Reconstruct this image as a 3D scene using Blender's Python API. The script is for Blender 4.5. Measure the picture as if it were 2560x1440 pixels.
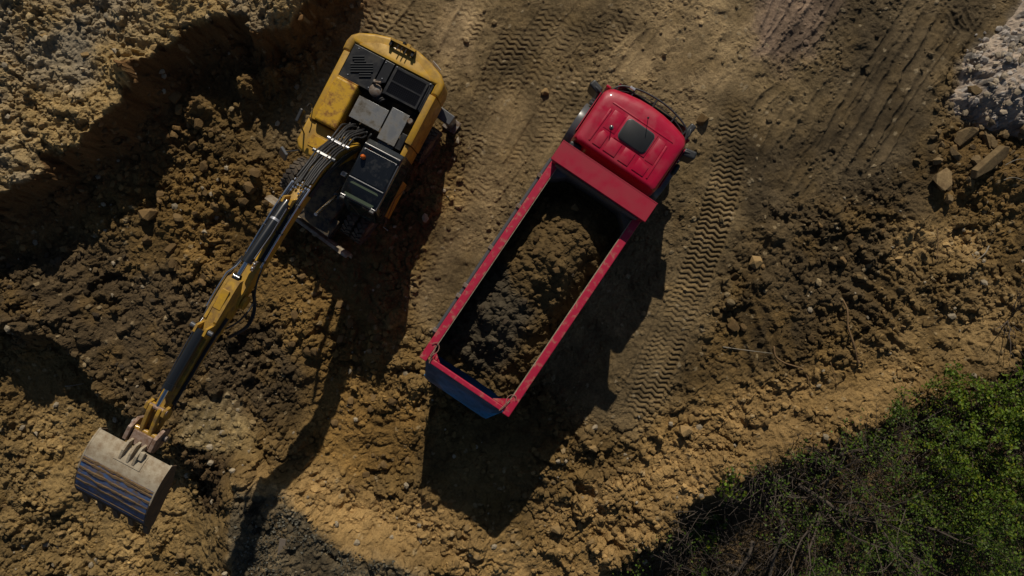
import bpy, bmesh, math, random
import numpy as np
from mathutils import Vector, Matrix, Euler

for o in list(bpy.data.objects):
    bpy.data.objects.remove(o)
scene = bpy.context.scene
COL = scene.collection
random.seed(7)
RNG = np.random.default_rng(11)

# ------------------------------------------------------------------ camera, sky, sun, exposure
CAM_H = 20.5            # drone height above the yard
FOC = 1845.0            # focal length in photo pixels (photo is 2560 wide)
cam_d = bpy.data.cameras.new('drone_camera')
cam = bpy.data.objects.new('drone_camera', cam_d)
COL.objects.link(cam)
cam.location = (0, 0, CAM_H)
cam.rotation_euler = (0, 0, 0)
cam_d.sensor_width = 36.0
cam_d.lens = 36.0 * FOC / 2560.0
cam_d.clip_end = 2000.0
scene.camera = cam

SUN_DIR = Vector((0.13, 1.45, 1.0)).normalized()     # towards the sun
world = bpy.data.worlds.new('World')
scene.world = world
world.use_nodes = True
wn = world.node_tree
sky = wn.nodes.new('ShaderNodeTexSky')
sky.sky_type = 'NISHITA'
sky.sun_disc = False
sky.sun_elevation = math.asin(SUN_DIR.z)
sky.sun_rotation = math.atan2(SUN_DIR.x, SUN_DIR.y)
sky.altitude = 200.0
sky.air_density = 1.0
sky.dust_density = 0.6
wn.links.new(sky.outputs['Color'], wn.nodes['Background'].inputs['Color'])
wn.nodes['Background'].inputs['Strength'].default_value = 0.05

sun_d = bpy.data.lights.new('sun', 'SUN')
sun = bpy.data.objects.new('sun', sun_d)
COL.objects.link(sun)
sun_d.energy = 5.0
sun_d.angle = math.radians(0.5)
sun_d.color = (1.0, 0.90, 0.75)
sun.location = SUN_DIR * 60
sun.rotation_euler = (-SUN_DIR).to_track_quat('-Z', 'Y').to_euler()

scene.view_settings.view_transform = 'Standard'
scene.view_settings.look = 'None'
scene.view_settings.gamma = 1.0
scene.view_settings.use_curve_mapping = False
scene.view_settings.exposure = -0.60

# ------------------------------------------------------------------ helpers
def P(px, py, h=0.0):
    """world point at height h seen at photo pixel (px, py); used for real positions on the ground"""
    s = (CAM_H - h) / FOC
    return Vector(((px - 1280) * s, (720 - py) * s, h))

def link(o, parent=None):
    COL.objects.link(o)
    if parent is not None:
        o.parent = parent
    return o

def tag(o, label=None, cat=None, group=None, kind=None):
    if label: o['label'] = label
    if cat: o['category'] = cat
    if group: o['group'] = group
    if kind: o['kind'] = kind
    return o

def empty(name, loc, rz=0.0):
    o = bpy.data.objects.new(name, None)
    o.empty_display_size = 0.3
    o.location = loc
    o.rotation_euler = (0, 0, rz)
    return link(o)

def mesh_obj(name, bm, mat, parent=None, smooth=False, auto=None):
    bmesh.ops.recalc_face_normals(bm, faces=bm.faces[:])
    me = bpy.data.meshes.new(name)
    bm.to_mesh(me); bm.free()
    if smooth:
        me.polygons.foreach_set('use_smooth', [True] * len(me.polygons))
        if auto is not None:
            try:
                me.set_sharp_from_angle(angle=math.radians(auto))
            except Exception:
                pass
    me.materials.append(mat)
    return link(bpy.data.objects.new(name, me), parent)

def np_mesh(name, verts, faces, mat, parent=None, colors=None, smooth=False):
    me = bpy.data.meshes.new(name)
    verts = np.asarray(verts, np.float32); faces = np.asarray(faces, np.int32)
    n, k = faces.shape
    me.vertices.add(len(verts)); me.vertices.foreach_set('co', verts.ravel())
    me.loops.add(n * k); me.loops.foreach_set('vertex_index', faces.ravel())
    me.polygons.add(n)
    me.polygons.foreach_set('loop_start', np.arange(0, n * k, k, dtype=np.int32))
    me.polygons.foreach_set('loop_total', np.full(n, k, np.int32))
    me.polygons.foreach_set('use_smooth', np.full(n, smooth, bool))
    me.update(calc_edges=True)
    if colors is not None:
        a = me.color_attributes.new('soil', 'FLOAT_COLOR', 'POINT')
        c = np.ones((len(verts), 4), np.float32); c[:, :3] = colors
        a.data.foreach_set('color', c.ravel())
    me.materials.append(mat)
    return link(bpy.data.objects.new(name, me), parent)

def bm_box(bm, c, size, rot=None, bevel=0.0, segs=2, taper=None):
    """box centred at c; returns its verts"""
    r = bmesh.ops.create_cube(bm, size=1.0)
    vs = r['verts']
    for v in vs:
        v.co = Vector((v.co.x * size[0], v.co.y * size[1], v.co.z * size[2]))
        if taper and v.co.z > 0:
            v.co.x *= taper[0]; v.co.y *= taper[1]
    if bevel > 0:
        es = list({e for v in vs for e in v.link_edges})
        res = bmesh.ops.bevel(bm, geom=es, offset=bevel, segments=segs, profile=0.5, affect='EDGES')
        vs = list({v for f in res['faces'] for v in f.verts} | {v for v in vs if v.is_valid})
        done = set(vs); stack = list(vs)
        while stack:
            v = stack.pop()
            for e in v.link_edges:
                w = e.other_vert(v)
                if w not in done:
                    done.add(w); stack.append(w)
        vs = list(done)
    M = Matrix.Translation(Vector(c))
    if rot is not None:
        M = M @ (rot if isinstance(rot, Matrix) else Euler(rot).to_matrix().to_4x4())
    for v in vs:
        v.co = M @ v.co
    return vs

def box(name, c, size, mat, parent, rot=None, bevel=0.0, segs=2, taper=None):
    bm = bmesh.new()
    bm_box(bm, c, size, rot, bevel, segs, taper)
    return mesh_obj(name, bm, mat, parent)

def span(name, x, y, z, mat, parent, bevel=0.0, segs=2, rot=None):
    return box(name, ((x[0]+x[1])/2, (y[0]+y[1])/2, (z[0]+z[1])/2),
               (abs(x[1]-x[0]), abs(y[1]-y[0]), abs(z[1]-z[0])), mat, parent, rot, bevel, segs)

def bm_tube(bm, pts, r, segs=8, cap=True):
    pts = [Vector(p) for p in pts]
    n = len(pts)
    rs = r if isinstance(r, (list, tuple)) else [r] * n
    rings = []
    up = None
    for i, p in enumerate(pts):
        t = (pts[min(i+1, n-1)] - pts[max(i-1, 0)])
        if t.length < 1e-9: t = Vector((0, 0, 1))
        t.normalize()
        if up is None:
            up = Vector((0, 0, 1)) if abs(t.z) < 0.95 else Vector((1, 0, 0))
        a = t.cross(up)
        if a.length < 1e-4:
            a = t.cross(Vector((1, 0.3, 0)))
        a.normalize(); b = a.cross(t).normalized(); up = b
        rings.append([bm.verts.new(p + (a * math.cos(2*math.pi*k/segs) + b * math.sin(2*math.pi*k/segs)) * rs[i]) for k in range(segs)])
    for i in range(n-1):
        for k in range(segs):
            bm.faces.new((rings[i][k], rings[i][(k+1) % segs], rings[i+1][(k+1) % segs], rings[i+1][k]))
    if cap:
        bm.faces.new(rings[0][::-1]); bm.faces.new(rings[-1])

def tube(name, pts, r, mat, parent=None, segs=8):
    bm = bmesh.new(); bm_tube(bm, pts, r, segs)
    return mesh_obj(name, bm, mat, parent, smooth=True, auto=50)

def curve_pts(pts, n=6):
    """Catmull-Rom through pts"""
    pts = [Vector(p) for p in pts]
    out = []
    for i in range(len(pts)-1):
        p0 = pts[max(i-1, 0)]; p1 = pts[i]; p2 = pts[i+1]; p3 = pts[min(i+2, len(pts)-1)]
        for k in range(n):
            t = k / n
            out.append(0.5 * ((2*p1) + (p2-p0)*t + (2*p0-5*p1+4*p2-p3)*t*t + (3*p1-p0-3*p2+p3)*t**3))
    out.append(pts[-1])
    return out

def bm_prism(bm, outline, axis, a0, a1, bevel=0.0, segs=2):
    def mk(u, v, a):
        if axis == 'x': return Vector((a, u, v))
        if axis == 'y': return Vector((u, a, v))
        return Vector((u, v, a))
    A = [bm.verts.new(mk(u, v, a0)) for u, v in outline]
    B = [bm.verts.new(mk(u, v, a1)) for u, v in outline]
    n = len(outline)
    fs = [bm.faces.new(A), bm.faces.new(B[::-1])]
    for i in range(n):
        fs.append(bm.faces.new((A[i], B[i], B[(i+1) % n], A[(i+1) % n])))
    bmesh.ops.recalc_face_normals(bm, faces=fs)
    if bevel > 0:
        es = [e for e in fs[0].edges] + [e for e in fs[1].edges]
        bmesh.ops.bevel(bm, geom=es, offset=bevel, segments=segs, profile=0.5, affect='EDGES')

def prism(name, outline, axis, a0, a1, mat, parent, bevel=0.0, segs=2, smooth=False):
    bm = bmesh.new(); bm_prism(bm, outline, axis, a0, a1, bevel, segs)
    return mesh_obj(name, bm, mat, parent, smooth=smooth, auto=35)

def bm_lathe(bm, prof, c, axis='x', segs=28):
    """prof: list of (offset along axis, radius); closed ends if radius 0"""
    rings = []
    for a, r in prof:
        ring = []
        for k in range(segs):
            t = 2*math.pi*k/segs
            u, v = r*math.cos(t), r*math.sin(t)
            if axis == 'x': p = Vector((a, u, v))
            elif axis == 'y': p = Vector((u, a, v))
            else: p = Vector((u, v, a))
            ring.append(bm.verts.new(p + Vector(c)))
        rings.append(ring)
    for i in range(len(rings)-1):
        for k in range(segs):
            bm.faces.new((rings[i][k], rings[i][(k+1) % segs], rings[i+1][(k+1) % segs], rings[i+1][k]))
    bm.faces.new(rings[0]); bm.faces.new(rings[-1][::-1])

def lathe(name, prof, c, mat, parent, axis='x', segs=28):
    bm = bmesh.new(); bm_lathe(bm, prof, c, axis, segs)
    return mesh_obj(name, bm, mat, parent, smooth=True, auto=40)

# ------------------------------------------------------------------ materials
def pmat(name, base, rough=0.5, metal=0.0, var=0.12, vscale=6.0, coat=0.0, bump=0.0, bscale=40.0,
         dirt=None, dirt_amt=0.0, dscale=5.0, spec=0.5, trans=0.0, alpha=1.0, obj_rand=0.0, dirt_sharp=0.12):
    m = bpy.data.materials.new(name); m.use_nodes = True
    nt = m.node_tree; N = nt.nodes; L = nt.links
    b = N['Principled BSDF']
    tc = N.new('ShaderNodeTexCoord')
    nz = N.new('ShaderNodeTexNoise'); nz.inputs['Scale'].default_value = vscale; nz.inputs['Detail'].default_value = 6
    L.new(tc.outputs['Object'], nz.inputs['Vector'])
    mx = N.new('ShaderNodeMix'); mx.data_type = 'RGBA'
    lo = [c*(1-var) for c in base]; hi = [min(1, c*(1+var)) for c in base]
    mx.inputs['A'].default_value = (*lo, 1); mx.inputs['B'].default_value = (*hi, 1)
    L.new(nz.outputs['Fac'], mx.inputs['Factor'])
    col = mx.outputs['Result']
    rough_out = None
    if dirt is not None:
        n2 = N.new('ShaderNodeTexNoise'); n2.inputs['Scale'].default_value = dscale; n2.inputs['Detail'].default_value = 9
        n2.inputs['Roughness'].default_value = 0.68
        L.new(tc.outputs['Object'], n2.inputs['Vector'])
        mr = N.new('ShaderNodeMapRange')
        mr.inputs['From Min'].default_value = 0.62 - 0.4*dirt_amt - dirt_sharp
        mr.inputs['From Max'].default_value = 0.62 - 0.4*dirt_amt + dirt_sharp
        mr.inputs['To Min'].default_value = 0.0; mr.inputs['To Max'].default_value = 1.0
        mr.clamp = True
        inv = mr.outputs['Result']
        L.new(n2.outputs['Fac'], mr.inputs['Value'])
        m2 = N.new('ShaderNodeMix'); m2.data_type = 'RGBA'
        L.new(inv, m2.inputs['Factor']); L.new(col, m2.inputs['A']); m2.inputs['B'].default_value = (*dirt, 1)
        col = m2.outputs['Result']
        r2 = N.new('ShaderNodeMapRange'); r2.inputs['To Min'].default_value = rough; r2.inputs['To Max'].default_value = 0.9
        L.new(inv, r2.inputs['Value']); rough_out = r2.outputs['Result']
    if obj_rand > 0:
        oi = N.new('ShaderNodeObjectInfo')
        hs = N.new('ShaderNodeHueSaturation')
        mr3 = N.new('ShaderNodeMapRange'); mr3.inputs['To Min'].default_value = 1-obj_rand; mr3.inputs['To Max'].default_value = 1+obj_rand
        L.new(oi.outputs['Random'], mr3.inputs['Value']); L.new(mr3.outputs['Result'], hs.inputs['Value'])
        L.new(col, hs.inputs['Color']); col = hs.outputs['Color']
    L.new(col, b.inputs['Base Color'])
    b.inputs['Roughness'].default_value = rough
    if rough_out is not None: L.new(rough_out, b.inputs['Roughness'])
    b.inputs['Metallic'].default_value = metal
    b.inputs['Specular IOR Level'].default_value = spec
    b.inputs['Coat Weight'].default_value = coat
    b.inputs['Coat Roughness'].default_value = 0.08
    b.inputs['Transmission Weight'].default_value = trans
    b.inputs['Alpha'].default_value = alpha
    if bump > 0:
        n3 = N.new('ShaderNodeTexNoise'); n3.inputs['Scale'].default_value = bscale; n3.inputs['Detail'].default_value = 8
        L.new(tc.outputs['Object'], n3.inputs['Vector'])
        bp = N.new('ShaderNodeBump'); bp.inputs['Strength'].default_value = bump; bp.inputs['Distance'].default_value = 0.02
        L.new(n3.outputs['Fac'], bp.inputs['Height']); L.new(bp.outputs['Normal'], b.inputs['Normal'])
    return m

def attr_mat(name, bump=0.9, bscale=32.0, rough=0.95, var=0.5):
    """soil: colour of the ground stored per vertex, fine grain and relief from noise"""
    m = bpy.data.materials.new(name); m.use_nodes = True
    nt = m.node_tree; N = nt.nodes; L = nt.links
    b = N['Principled BSDF']
    at = N.new('ShaderNodeAttribute'); at.attribute_name = 'soil'
    tc = N.new('ShaderNodeTexCoord')
    n1 = N.new('ShaderNodeTexNoise'); n1.inputs['Scale'].default_value = 16; n1.inputs['Detail'].default_value = 10; n1.inputs['Roughness'].default_value = 0.75
    L.new(tc.outputs['Object'], n1.inputs['Vector'])
    mr = N.new('ShaderNodeMapRange'); mr.inputs['From Min'].default_value = 0.25; mr.inputs['From Max'].default_value = 0.75
    mr.inputs['To Min'].default_value = 1-var; mr.inputs['To Max'].default_value = 1+var
    L.new(n1.outputs['Fac'], mr.inputs['Value'])
    vm = N.new('ShaderNodeVectorMath'); vm.operation = 'SCALE'
    L.new(at.outputs['Color'], vm.inputs[0]); L.new(mr.outputs['Result'], vm.inputs['Scale'])
    L.new(vm.outputs['Vector'], b.inputs['Base Color'])
    b.inputs['Roughness'].default_value = rough
    b.inputs['Specular IOR Level'].default_value = 0.2
    n3 = N.new('ShaderNodeTexNoise'); n3.inputs['Scale'].default_value = bscale; n3.inputs['Detail'].default_value = 10; n3.inputs['Roughness'].default_value = 0.7
    L.new(tc.outputs['Object'], n3.inputs['Vector'])
    bp = N.new('ShaderNodeBump'); bp.inputs['Strength'].default_value = bump; bp.inputs['Distance'].default_value = 0.045
    L.new(n3.outputs['Fac'], bp.inputs['Height']); L.new(bp.outputs['Normal'], b.inputs['Normal'])
    return m

DUST = (0.20, 0.14, 0.07)
M = {}
M['soil'] = attr_mat('soil')
M['crumb'] = attr_mat('soil_crumbs', bump=0.5, bscale=60, var=0.25)
M['yellow'] = pmat('yellow_paint', (0.56, 0.32, 0.020), rough=0.38, var=0.06, coat=0.15, dirt=(0.22, 0.13, 0.045), dirt_amt=0.16, dscale=3.5, dirt_sharp=0.2)
M['yellow_worn'] = pmat('yellow_paint_rusty', (0.56, 0.32, 0.020), rough=0.45, var=0.06, dirt=(0.16, 0.055, 0.015), dirt_amt=0.16, dscale=5.0, dirt_sharp=0.1)
M['yellow_dirty'] = pmat('yellow_paint_dirty', (0.50, 0.29, 0.022), rough=0.5, var=0.12, dirt=(0.17, 0.10, 0.04), dirt_amt=0.27, dscale=5.0, dirt_sharp=0.16)
M['black'] = pmat('black_paint', (0.007, 0.008, 0.011), rough=0.42, var=0.2, dirt=(0.03, 0.027, 0.024), dirt_amt=-0.1, dscale=4, dirt_sharp=0.2)
M['cabblack'] = pmat('cab_black_gloss', (0.009, 0.011, 0.014), rough=0.22, var=0.2, coat=0.5, dirt=(0.04, 0.04, 0.04), dirt_amt=-0.25, dscale=5, dirt_sharp=0.2)
M['rubber'] = pmat('tyre_rubber', (0.028, 0.026, 0.025), rough=0.85, var=0.3, dirt=(0.12, 0.09, 0.06), dirt_amt=0.3, dscale=6)
M['hose'] = pmat('hose_rubber', (0.014, 0.014, 0.016), rough=0.55, var=0.3, dirt=(0.05, 0.045, 0.04), dirt_amt=0.0, dscale=9)
M['cylblack'] = pmat('cylinder_black', (0.012, 0.014, 0.017), rough=0.28, var=0.1, coat=0.4)
M['chrome'] = pmat('chrome', (0.75, 0.76, 0.78), rough=0.12, metal=1.0, var=0.03)
M['pipe'] = pmat('steel_pipe', (0.30, 0.30, 0.31), rough=0.25, metal=1.0, var=0.2)
M['pipedark'] = pmat('dark_pipe', (0.03, 0.03, 0.035), rough=0.25, metal=0.6, var=0.2)
M['steel'] = pmat('bare_steel', (0.26, 0.24, 0.22), rough=0.5, metal=0.4, var=0.25, dirt=(0.15, 0.09, 0.05), dirt_amt=0.3, dscale=8)
M['clamp'] = pmat('zinc_clamp', (0.62, 0.63, 0.66), rough=0.35, metal=0.7, var=0.1)
M['checker'] = pmat('checker_plate', (0.26, 0.27, 0.28), rough=0.4, metal=0.6, var=0.25, vscale=3, dirt=(0.14, 0.12, 0.09), dirt_amt=0.2, dscale=3)
M['glassdark'] = pmat('tinted_glass', (0.012, 0.03, 0.032), rough=0.06, var=0.1, spec=0.7, coat=0.6)
M['hatchglass'] = pmat('roof_hatch_glass', (0.085, 0.11, 0.07), rough=0.12, var=0.15, spec=0.6, coat=0.5)
M['amber'] = pmat('amber_lens', (0.62, 0.13, 0.01), rough=0.12, var=0.05, coat=0.7)
M['orange'] = pmat('rusty_rail', (0.16, 0.07, 0.03), rough=0.3, var=0.05)
M['bucketblue'] = pmat('bucket_blue_worn', (0.06, 0.15, 0.36), rough=0.5, var=0.3, dirt=(0.15, 0.10, 0.06), dirt_amt=0.26, dscale=6, bump=0.2)
M['bucketsand'] = pmat('bucket_dusty', (0.42, 0.36, 0.26), rough=0.8, var=0.25, vscale=4, dirt=(0.25, 0.18, 0.11), dirt_amt=0.16, dscale=7, bump=0.25)
M['bucketdark'] = pmat('bucket_rusty_dark', (0.06, 0.045, 0.035), rough=0.75, var=0.3, dirt=(0.14, 0.09, 0.05), dirt_amt=0.25, dscale=6, bump=0.3)
M['mud'] = pmat('caked_mud', (0.15, 0.095, 0.045), rough=0.95, var=0.4, vscale=14, bump=0.8, bscale=30)
M['rustpin'] = pmat('worn_coupler', (0.34, 0.25, 0.20), rough=0.6, metal=0.3, var=0.25, dirt=(0.18, 0.10, 0.06), dirt_amt=0.25, dscale=9)
M['bladegrey'] = pmat('blade_dusty_steel', (0.42, 0.37, 0.29), rough=0.75, var=0.25, dirt=(0.2, 0.14, 0.08), dirt_amt=0.25, dscale=4)
M['red'] = pmat('crimson_paint', (0.42, 0.004, 0.036), rough=0.3, var=0.06, coat=0.35, dirt=(0.36, 0.03, 0.05), dirt_amt=-0.05, dscale=2.2, dirt_sharp=0.22)
M['redrail'] = pmat('crimson_paint_scuffed', (0.44, 0.012, 0.05), rough=0.5, var=0.08, dirt=(0.38, 0.22, 0.14), dirt_amt=-0.01, dscale=6.0, dirt_sharp=0.10)
M['redplate'] = pmat('crimson_plate', (0.36, 0.004, 0.03), rough=0.42, var=0.06, dirt=(0.30, 0.02, 0.035), dirt_amt=0.1, dscale=2.5, dirt_sharp=0.25)
M['blue'] = pmat('tailgate_blue', (0.008, 0.15, 0.36), rough=0.35, var=0.12, dirt=(0.03, 0.06, 0.09), dirt_amt=0.0, dscale=2.5, dirt_sharp=0.2)
M['bedinner'] = pmat('bed_inner_worn', (0.16, 0.13, 0.14), rough=0.55, metal=0.2, var=0.3, dirt=(0.14, 0.10, 0.06), dirt_amt=0.35, dscale=2.5)
M['darkgrey'] = pmat('dark_plastic', (0.028, 0.03, 0.034), rough=0.45, var=0.2)
M['midgrey'] = pmat('grey_plastic', (0.085, 0.09, 0.10), rough=0.32, var=0.15, coat=0.2)
M['hatchblack'] = pmat('cab_hatch_black', (0.01, 0.012, 0.015), rough=0.5, var=0.3)
M['chassis'] = pmat('chassis_black', (0.02, 0.02, 0.02), rough=0.7, var=0.3, dirt=DUST, dirt_amt=0.25)
M['rim'] = pmat('wheel_rim', (0.35, 0.33, 0.3), rough=0.5, metal=0.5, var=0.2, dirt=DUST, dirt_amt=0.4)
M['rope'] = pmat('tan_chain', (0.26, 0.13, 0.10), rough=0.8, var=0.3)
M['white'] = pmat('white_sticker', (0.7, 0.7, 0.68), rough=0.5, var=0.05)
M['ink'] = pmat('black_print', (0.02, 0.02, 0.02), rough=0.6)
M['clod'] = pmat('brown_clod', (0.165, 0.105, 0.045), rough=0.95, var=0.35, vscale=8, bump=0.9, bscale=14, obj_rand=0.35, spec=0.2)
M['claydark'] = pmat('dark_clod', (0.075, 0.056, 0.035), rough=0.95, var=0.35, vscale=8, bump=0.9, bscale=14, obj_rand=0.35, spec=0.2)
M['sandclod'] = pmat('sandy_clod', (0.27, 0.18, 0.08), rough=0.95, var=0.3, vscale=8, bump=0.8, bscale=16, obj_rand=0.3, spec=0.2)
M['greystone'] = pmat('grey_stone', (0.33, 0.30, 0.27), rough=0.9, var=0.3, vscale=6, bump=0.6, bscale=16, obj_rand=0.35, spec=0.3)
M['boulder'] = pmat('tan_rock', (0.20, 0.142, 0.072), rough=0.95, var=0.35, vscale=4, bump=0.8, bscale=9, obj_rand=0.15, spec=0.2, dirt=(0.12, 0.08, 0.04), dirt_amt=0.2, dscale=3)
M['wood'] = pmat('dry_wood', (0.17, 0.10, 0.045), rough=0.9, var=0.4, vscale=9, bump=0.6, bscale=20)
M['paleroot'] = pmat('peeled_root', (0.19, 0.115, 0.05), rough=0.8, var=0.4, vscale=9, bump=0.5, bscale=20)
M['palestick'] = pmat('bleached_stick', (0.26, 0.23, 0.18), rough=0.9, var=0.2, vscale=9)
M['bark'] = pmat('grey_bark', (0.10, 0.08, 0.06), rough=0.95, var=0.4, vscale=12, bump=0.8, bscale=25)
M['twig'] = pmat('twig_bark', (0.075, 0.058, 0.045), rough=0.9, var=0.35, vscale=12)
M['board'] = pmat('weathered_board', (0.16, 0.13, 0.10), rough=0.9, var=0.3, vscale=10)
M['card'] = pmat('pale_board_scrap', (0.5, 0.45, 0.36), rough=0.85, var=0.12)

# ------------------------------------------------------------------ terrain
TAB = RNG.random((6, 256, 256)).astype(np.float32)
def vnoise(x, y, s):
    xi = np.floor(x).astype(np.int32); yi = np.floor(y).astype(np.int32)
    fx = (x - xi).astype(np.float32); fy = (y - yi).astype(np.float32)
    fx = fx*fx*(3-2*fx); fy = fy*fy*(3-2*fy)
    T = TAB[s % 6]; o = (s*37) & 255
    x0 = (xi+o) & 255; x1 = (xi+o+1) & 255; y0 = (yi+o*3) & 255; y1 = (yi+o*3+1) & 255
    return (T[x0, y0]*(1-fx) + T[x1, y0]*fx)*(1-fy) + (T[x0, y1]*(1-fx) + T[x1, y1]*fx)*fy
def fbm(x, y, sc, octs, s, gain=0.5):
    a = 1.0; t = 0.0; out = 0
    for k in range(octs):
        out = out + a*(vnoise(x*sc, y*sc, s+k) - 0.5); t += a
        a *= gain; sc *= 2.03
    return out / t * 2
def clods(x, y, cell, s, density=0.8, rmin=0.35, rmax=0.75, flat=0.8):
    """height of a layer of rounded lumps, and a random value for each lump"""
    gx = x/cell; gy = y/cell
    xi = np.floor(gx).astype(np.int32); yi = np.floor(gy).astype(np.int32)
    best = np.zeros_like(gx); rv = np.zeros_like(gx)
    A, B, C, D = TAB[s % 6], TAB[(s+1) % 6], TAB[(s+2) % 6], TAB[(s+3) % 6]
    o = (s*53) & 255
    for dx in (-1, 0, 1):
        for dy in (-1, 0, 1):
            cx = xi+dx; cy = yi+dy
            i = (cx+o) & 255; j = (cy+o*5) & 255
            px = cx + A[i, j]; py = cy + B[i, j]
            r = (rmin + (rmax-rmin)*C[i, j]**2)
            r = np.where(D[i, j] < density, r, 0)
            an = A[j, i]*3.14; ca = np.cos(an); sa = np.sin(an)
            ux = (gx-px)*ca + (gy-py)*sa; uy = (-(gx-px)*sa + (gy-py)*ca)*1.35
            dd = np.maximum(np.maximum(np.abs(ux), np.abs(uy)), 0.74*np.maximum(np.abs(ux+uy), np.abs(ux-uy)))
            ang = np.minimum((r-dd)*2.2, r*0.62) + (C[j, i]-0.5)*1.1*ux + (D[j, i]-0.5)*0.9*uy
            ang = np.where(dd < r, np.maximum(ang, 0), 0)
            rnd = np.sqrt(np.maximum(r*r - ux*ux - uy*uy, 0))
            w = A[(i*7) & 255, j]*0.6+0.35
            h = (ang*w + rnd*(1-w))*flat
            m = h > best
            best = np.where(m, h, best); rv = np.where(m, B[j, i], rv)
    return best*cell, rv
def sstep(a, b, v):
    t = np.clip((v-a)/(b-a), 0, 1); return t*t*(3-2*t)
def poly_sd(x, y, poly):
    """signed distance, positive inside"""
    x = x.astype(np.float32); y = y.astype(np.float32)
    d = np.full(x.shape, 1e9, np.float32); ins = np.zeros(x.shape, bool)
    n = len(poly)
    for i in range(n):
        ax, ay = poly[i]; bx, by = poly[(i+1) % n]
        ex, ey = bx-ax, by-ay
        wx, wy = x-ax, y-ay
        t = np.clip((wx*ex + wy*ey)/(ex*ex+ey*ey+1e-12), 0, 1)
        d = np.minimum(d, (wx-ex*t)**2 + (wy-ey*t)**2)
        c = ((ay > y) != (by > y))
        if ey != 0:
            c &= x < (ex*(y-ay)/ey + ax)
            ins ^= c
    d = np.sqrt(d)
    return np.where(ins, d, -d)
def wpoly(pts, h=0.0):
    return [tuple(P(px, py, h)[:2]) for px, py in pts]

PLATEAU = [(-900, -900), (-900, 640), (-60, 500), (0, 476), (62, 448), (83, 422), (90, 385), (170, 344), (240, 316), (257, 292), (288, 264),
           (302, 236), (333, 212), (337, 194), (323, 163), (351, 146), (365, 115), (430, 83), (437, 66), (521, 45), (562, 28),
           (612, 34), (625, 74), (729, 49), (757, 21), (800, -20), (860, -120), (880, -900)]
PIT = [(-900, 830), (0, 806), (60, 832), (130, 850), (170, 885), (190, 930), (215, 965), (245, 1012), (300, 1030), (350, 1062), (450, 1108),
       (540, 1140), (580, 1180), (586, 1250), (578, 1440), (580, 2300), (-900, 2300)]
SHELF = [(574, 1262), (590, 1228), (640, 1236), (690, 1244), (730, 1288), (770, 1316), (800, 1352), (840, 1382), (900, 1402), (960, 1408),
         (1000, 1424), (1050, 1452), (1060, 2300), (572, 2300), (570, 1440)]
VALLEY = [(1440, 1470), (1560, 1385), (1640, 1330), (1660, 1290), (1700, 1252), (1750, 1215), (1850, 1170), (1930, 1138), (2000, 1112), (2100, 1065),
          (2200, 1022), (2300, 990), (2400, 965), (2500, 900), (2560, 860), (3200, 780), (3200, 2600), (1300, 2600), (1380, 1600)]
GRAV = [(2600, -40), (2540, 60), (2480, 95), (2440, 130), (2425, 200), (2400, 230), (2410, 270), (2470, 310), (2600, 340), (2900, 330), (2900, -40)]
TRAFFIC = [(880, -300), (2900, -300), (2900, 60), (2420, 150), (2330, 330), (2240, 470), (1900, 560), (1830, 700), (1700, 980), (1580, 1080), (1480, 1090),
           (1300, 900), (1060, 880), (1010, 760), (1150, 450), (1120, 300), (880, 300), (800, 330), (640, 420), (690, 300), (780, 160), (880, 20)]

# tyre tracks: (px path, half width m, pitch m, zigzags, height m)
TRACKS = [
    ([(1850, 230), (1835, 330), (1815, 440), (1785, 560), (1750, 660), (1710, 760), (1665, 870), (1615, 990), (1575, 1085)], 0.46, 0.145, 3, 0.050),
    ([(1330, 20), (1270, 130), (1225, 240), (1185, 340), (1155, 430), (1140, 520)], 0.42, 0.15, 3, 0.045),
    ([(1010, -40), (930, 60), (850, 170), (790, 260), (735, 345), (690, 420)], 0.44, 0.15, 3, 0.045),
    ([(1430, -40), (1350, 90), (1290, 200), (1230, 330), (1180, 450)], 0.42, 0.155, 3, 0.032),
    ([(1620, -40), (1540, 60), (1470, 150), (1400, 260), (1330, 370), (1270, 470)], 0.46, 0.155, 3, 0.036),
    ([(1530, -40), (1430, 80), (1350, 210), (1290, 330)], 0.42, 0.16, 2, 0.03),
    ([(1230, -40), (1170, 60), (1130, 150), (1090, 260)], 0.42, 0.155, 3, 0.034),
    ([(1900, 250), (1870, 350), (1840, 450)], 0.42, 0.155, 3, 0.02),
    ([(1130, 560), (1080, 700), (1030, 860)], 0.40, 0.155, 3, 0.018),
    ([(1120, -40), (1040, 60), (960, 140), (880, 250), (800, 360)], 0.42, 0.155, 3, 0.03),
    ([(1500, 200), (1430, 300), (1360, 400), (1290, 500), (1230, 600)], 0.40, 0.155, 3, 0.022),
    ([(1300, 250), (1240, 340), (1190, 450), (1150, 560)], 0.44, 0.16, 2, 0.03),
    ([(1740, 640), (1690, 760), (1640, 880), (1580, 1000)], 0.40, 0.15, 3, 0.022),
]
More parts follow.
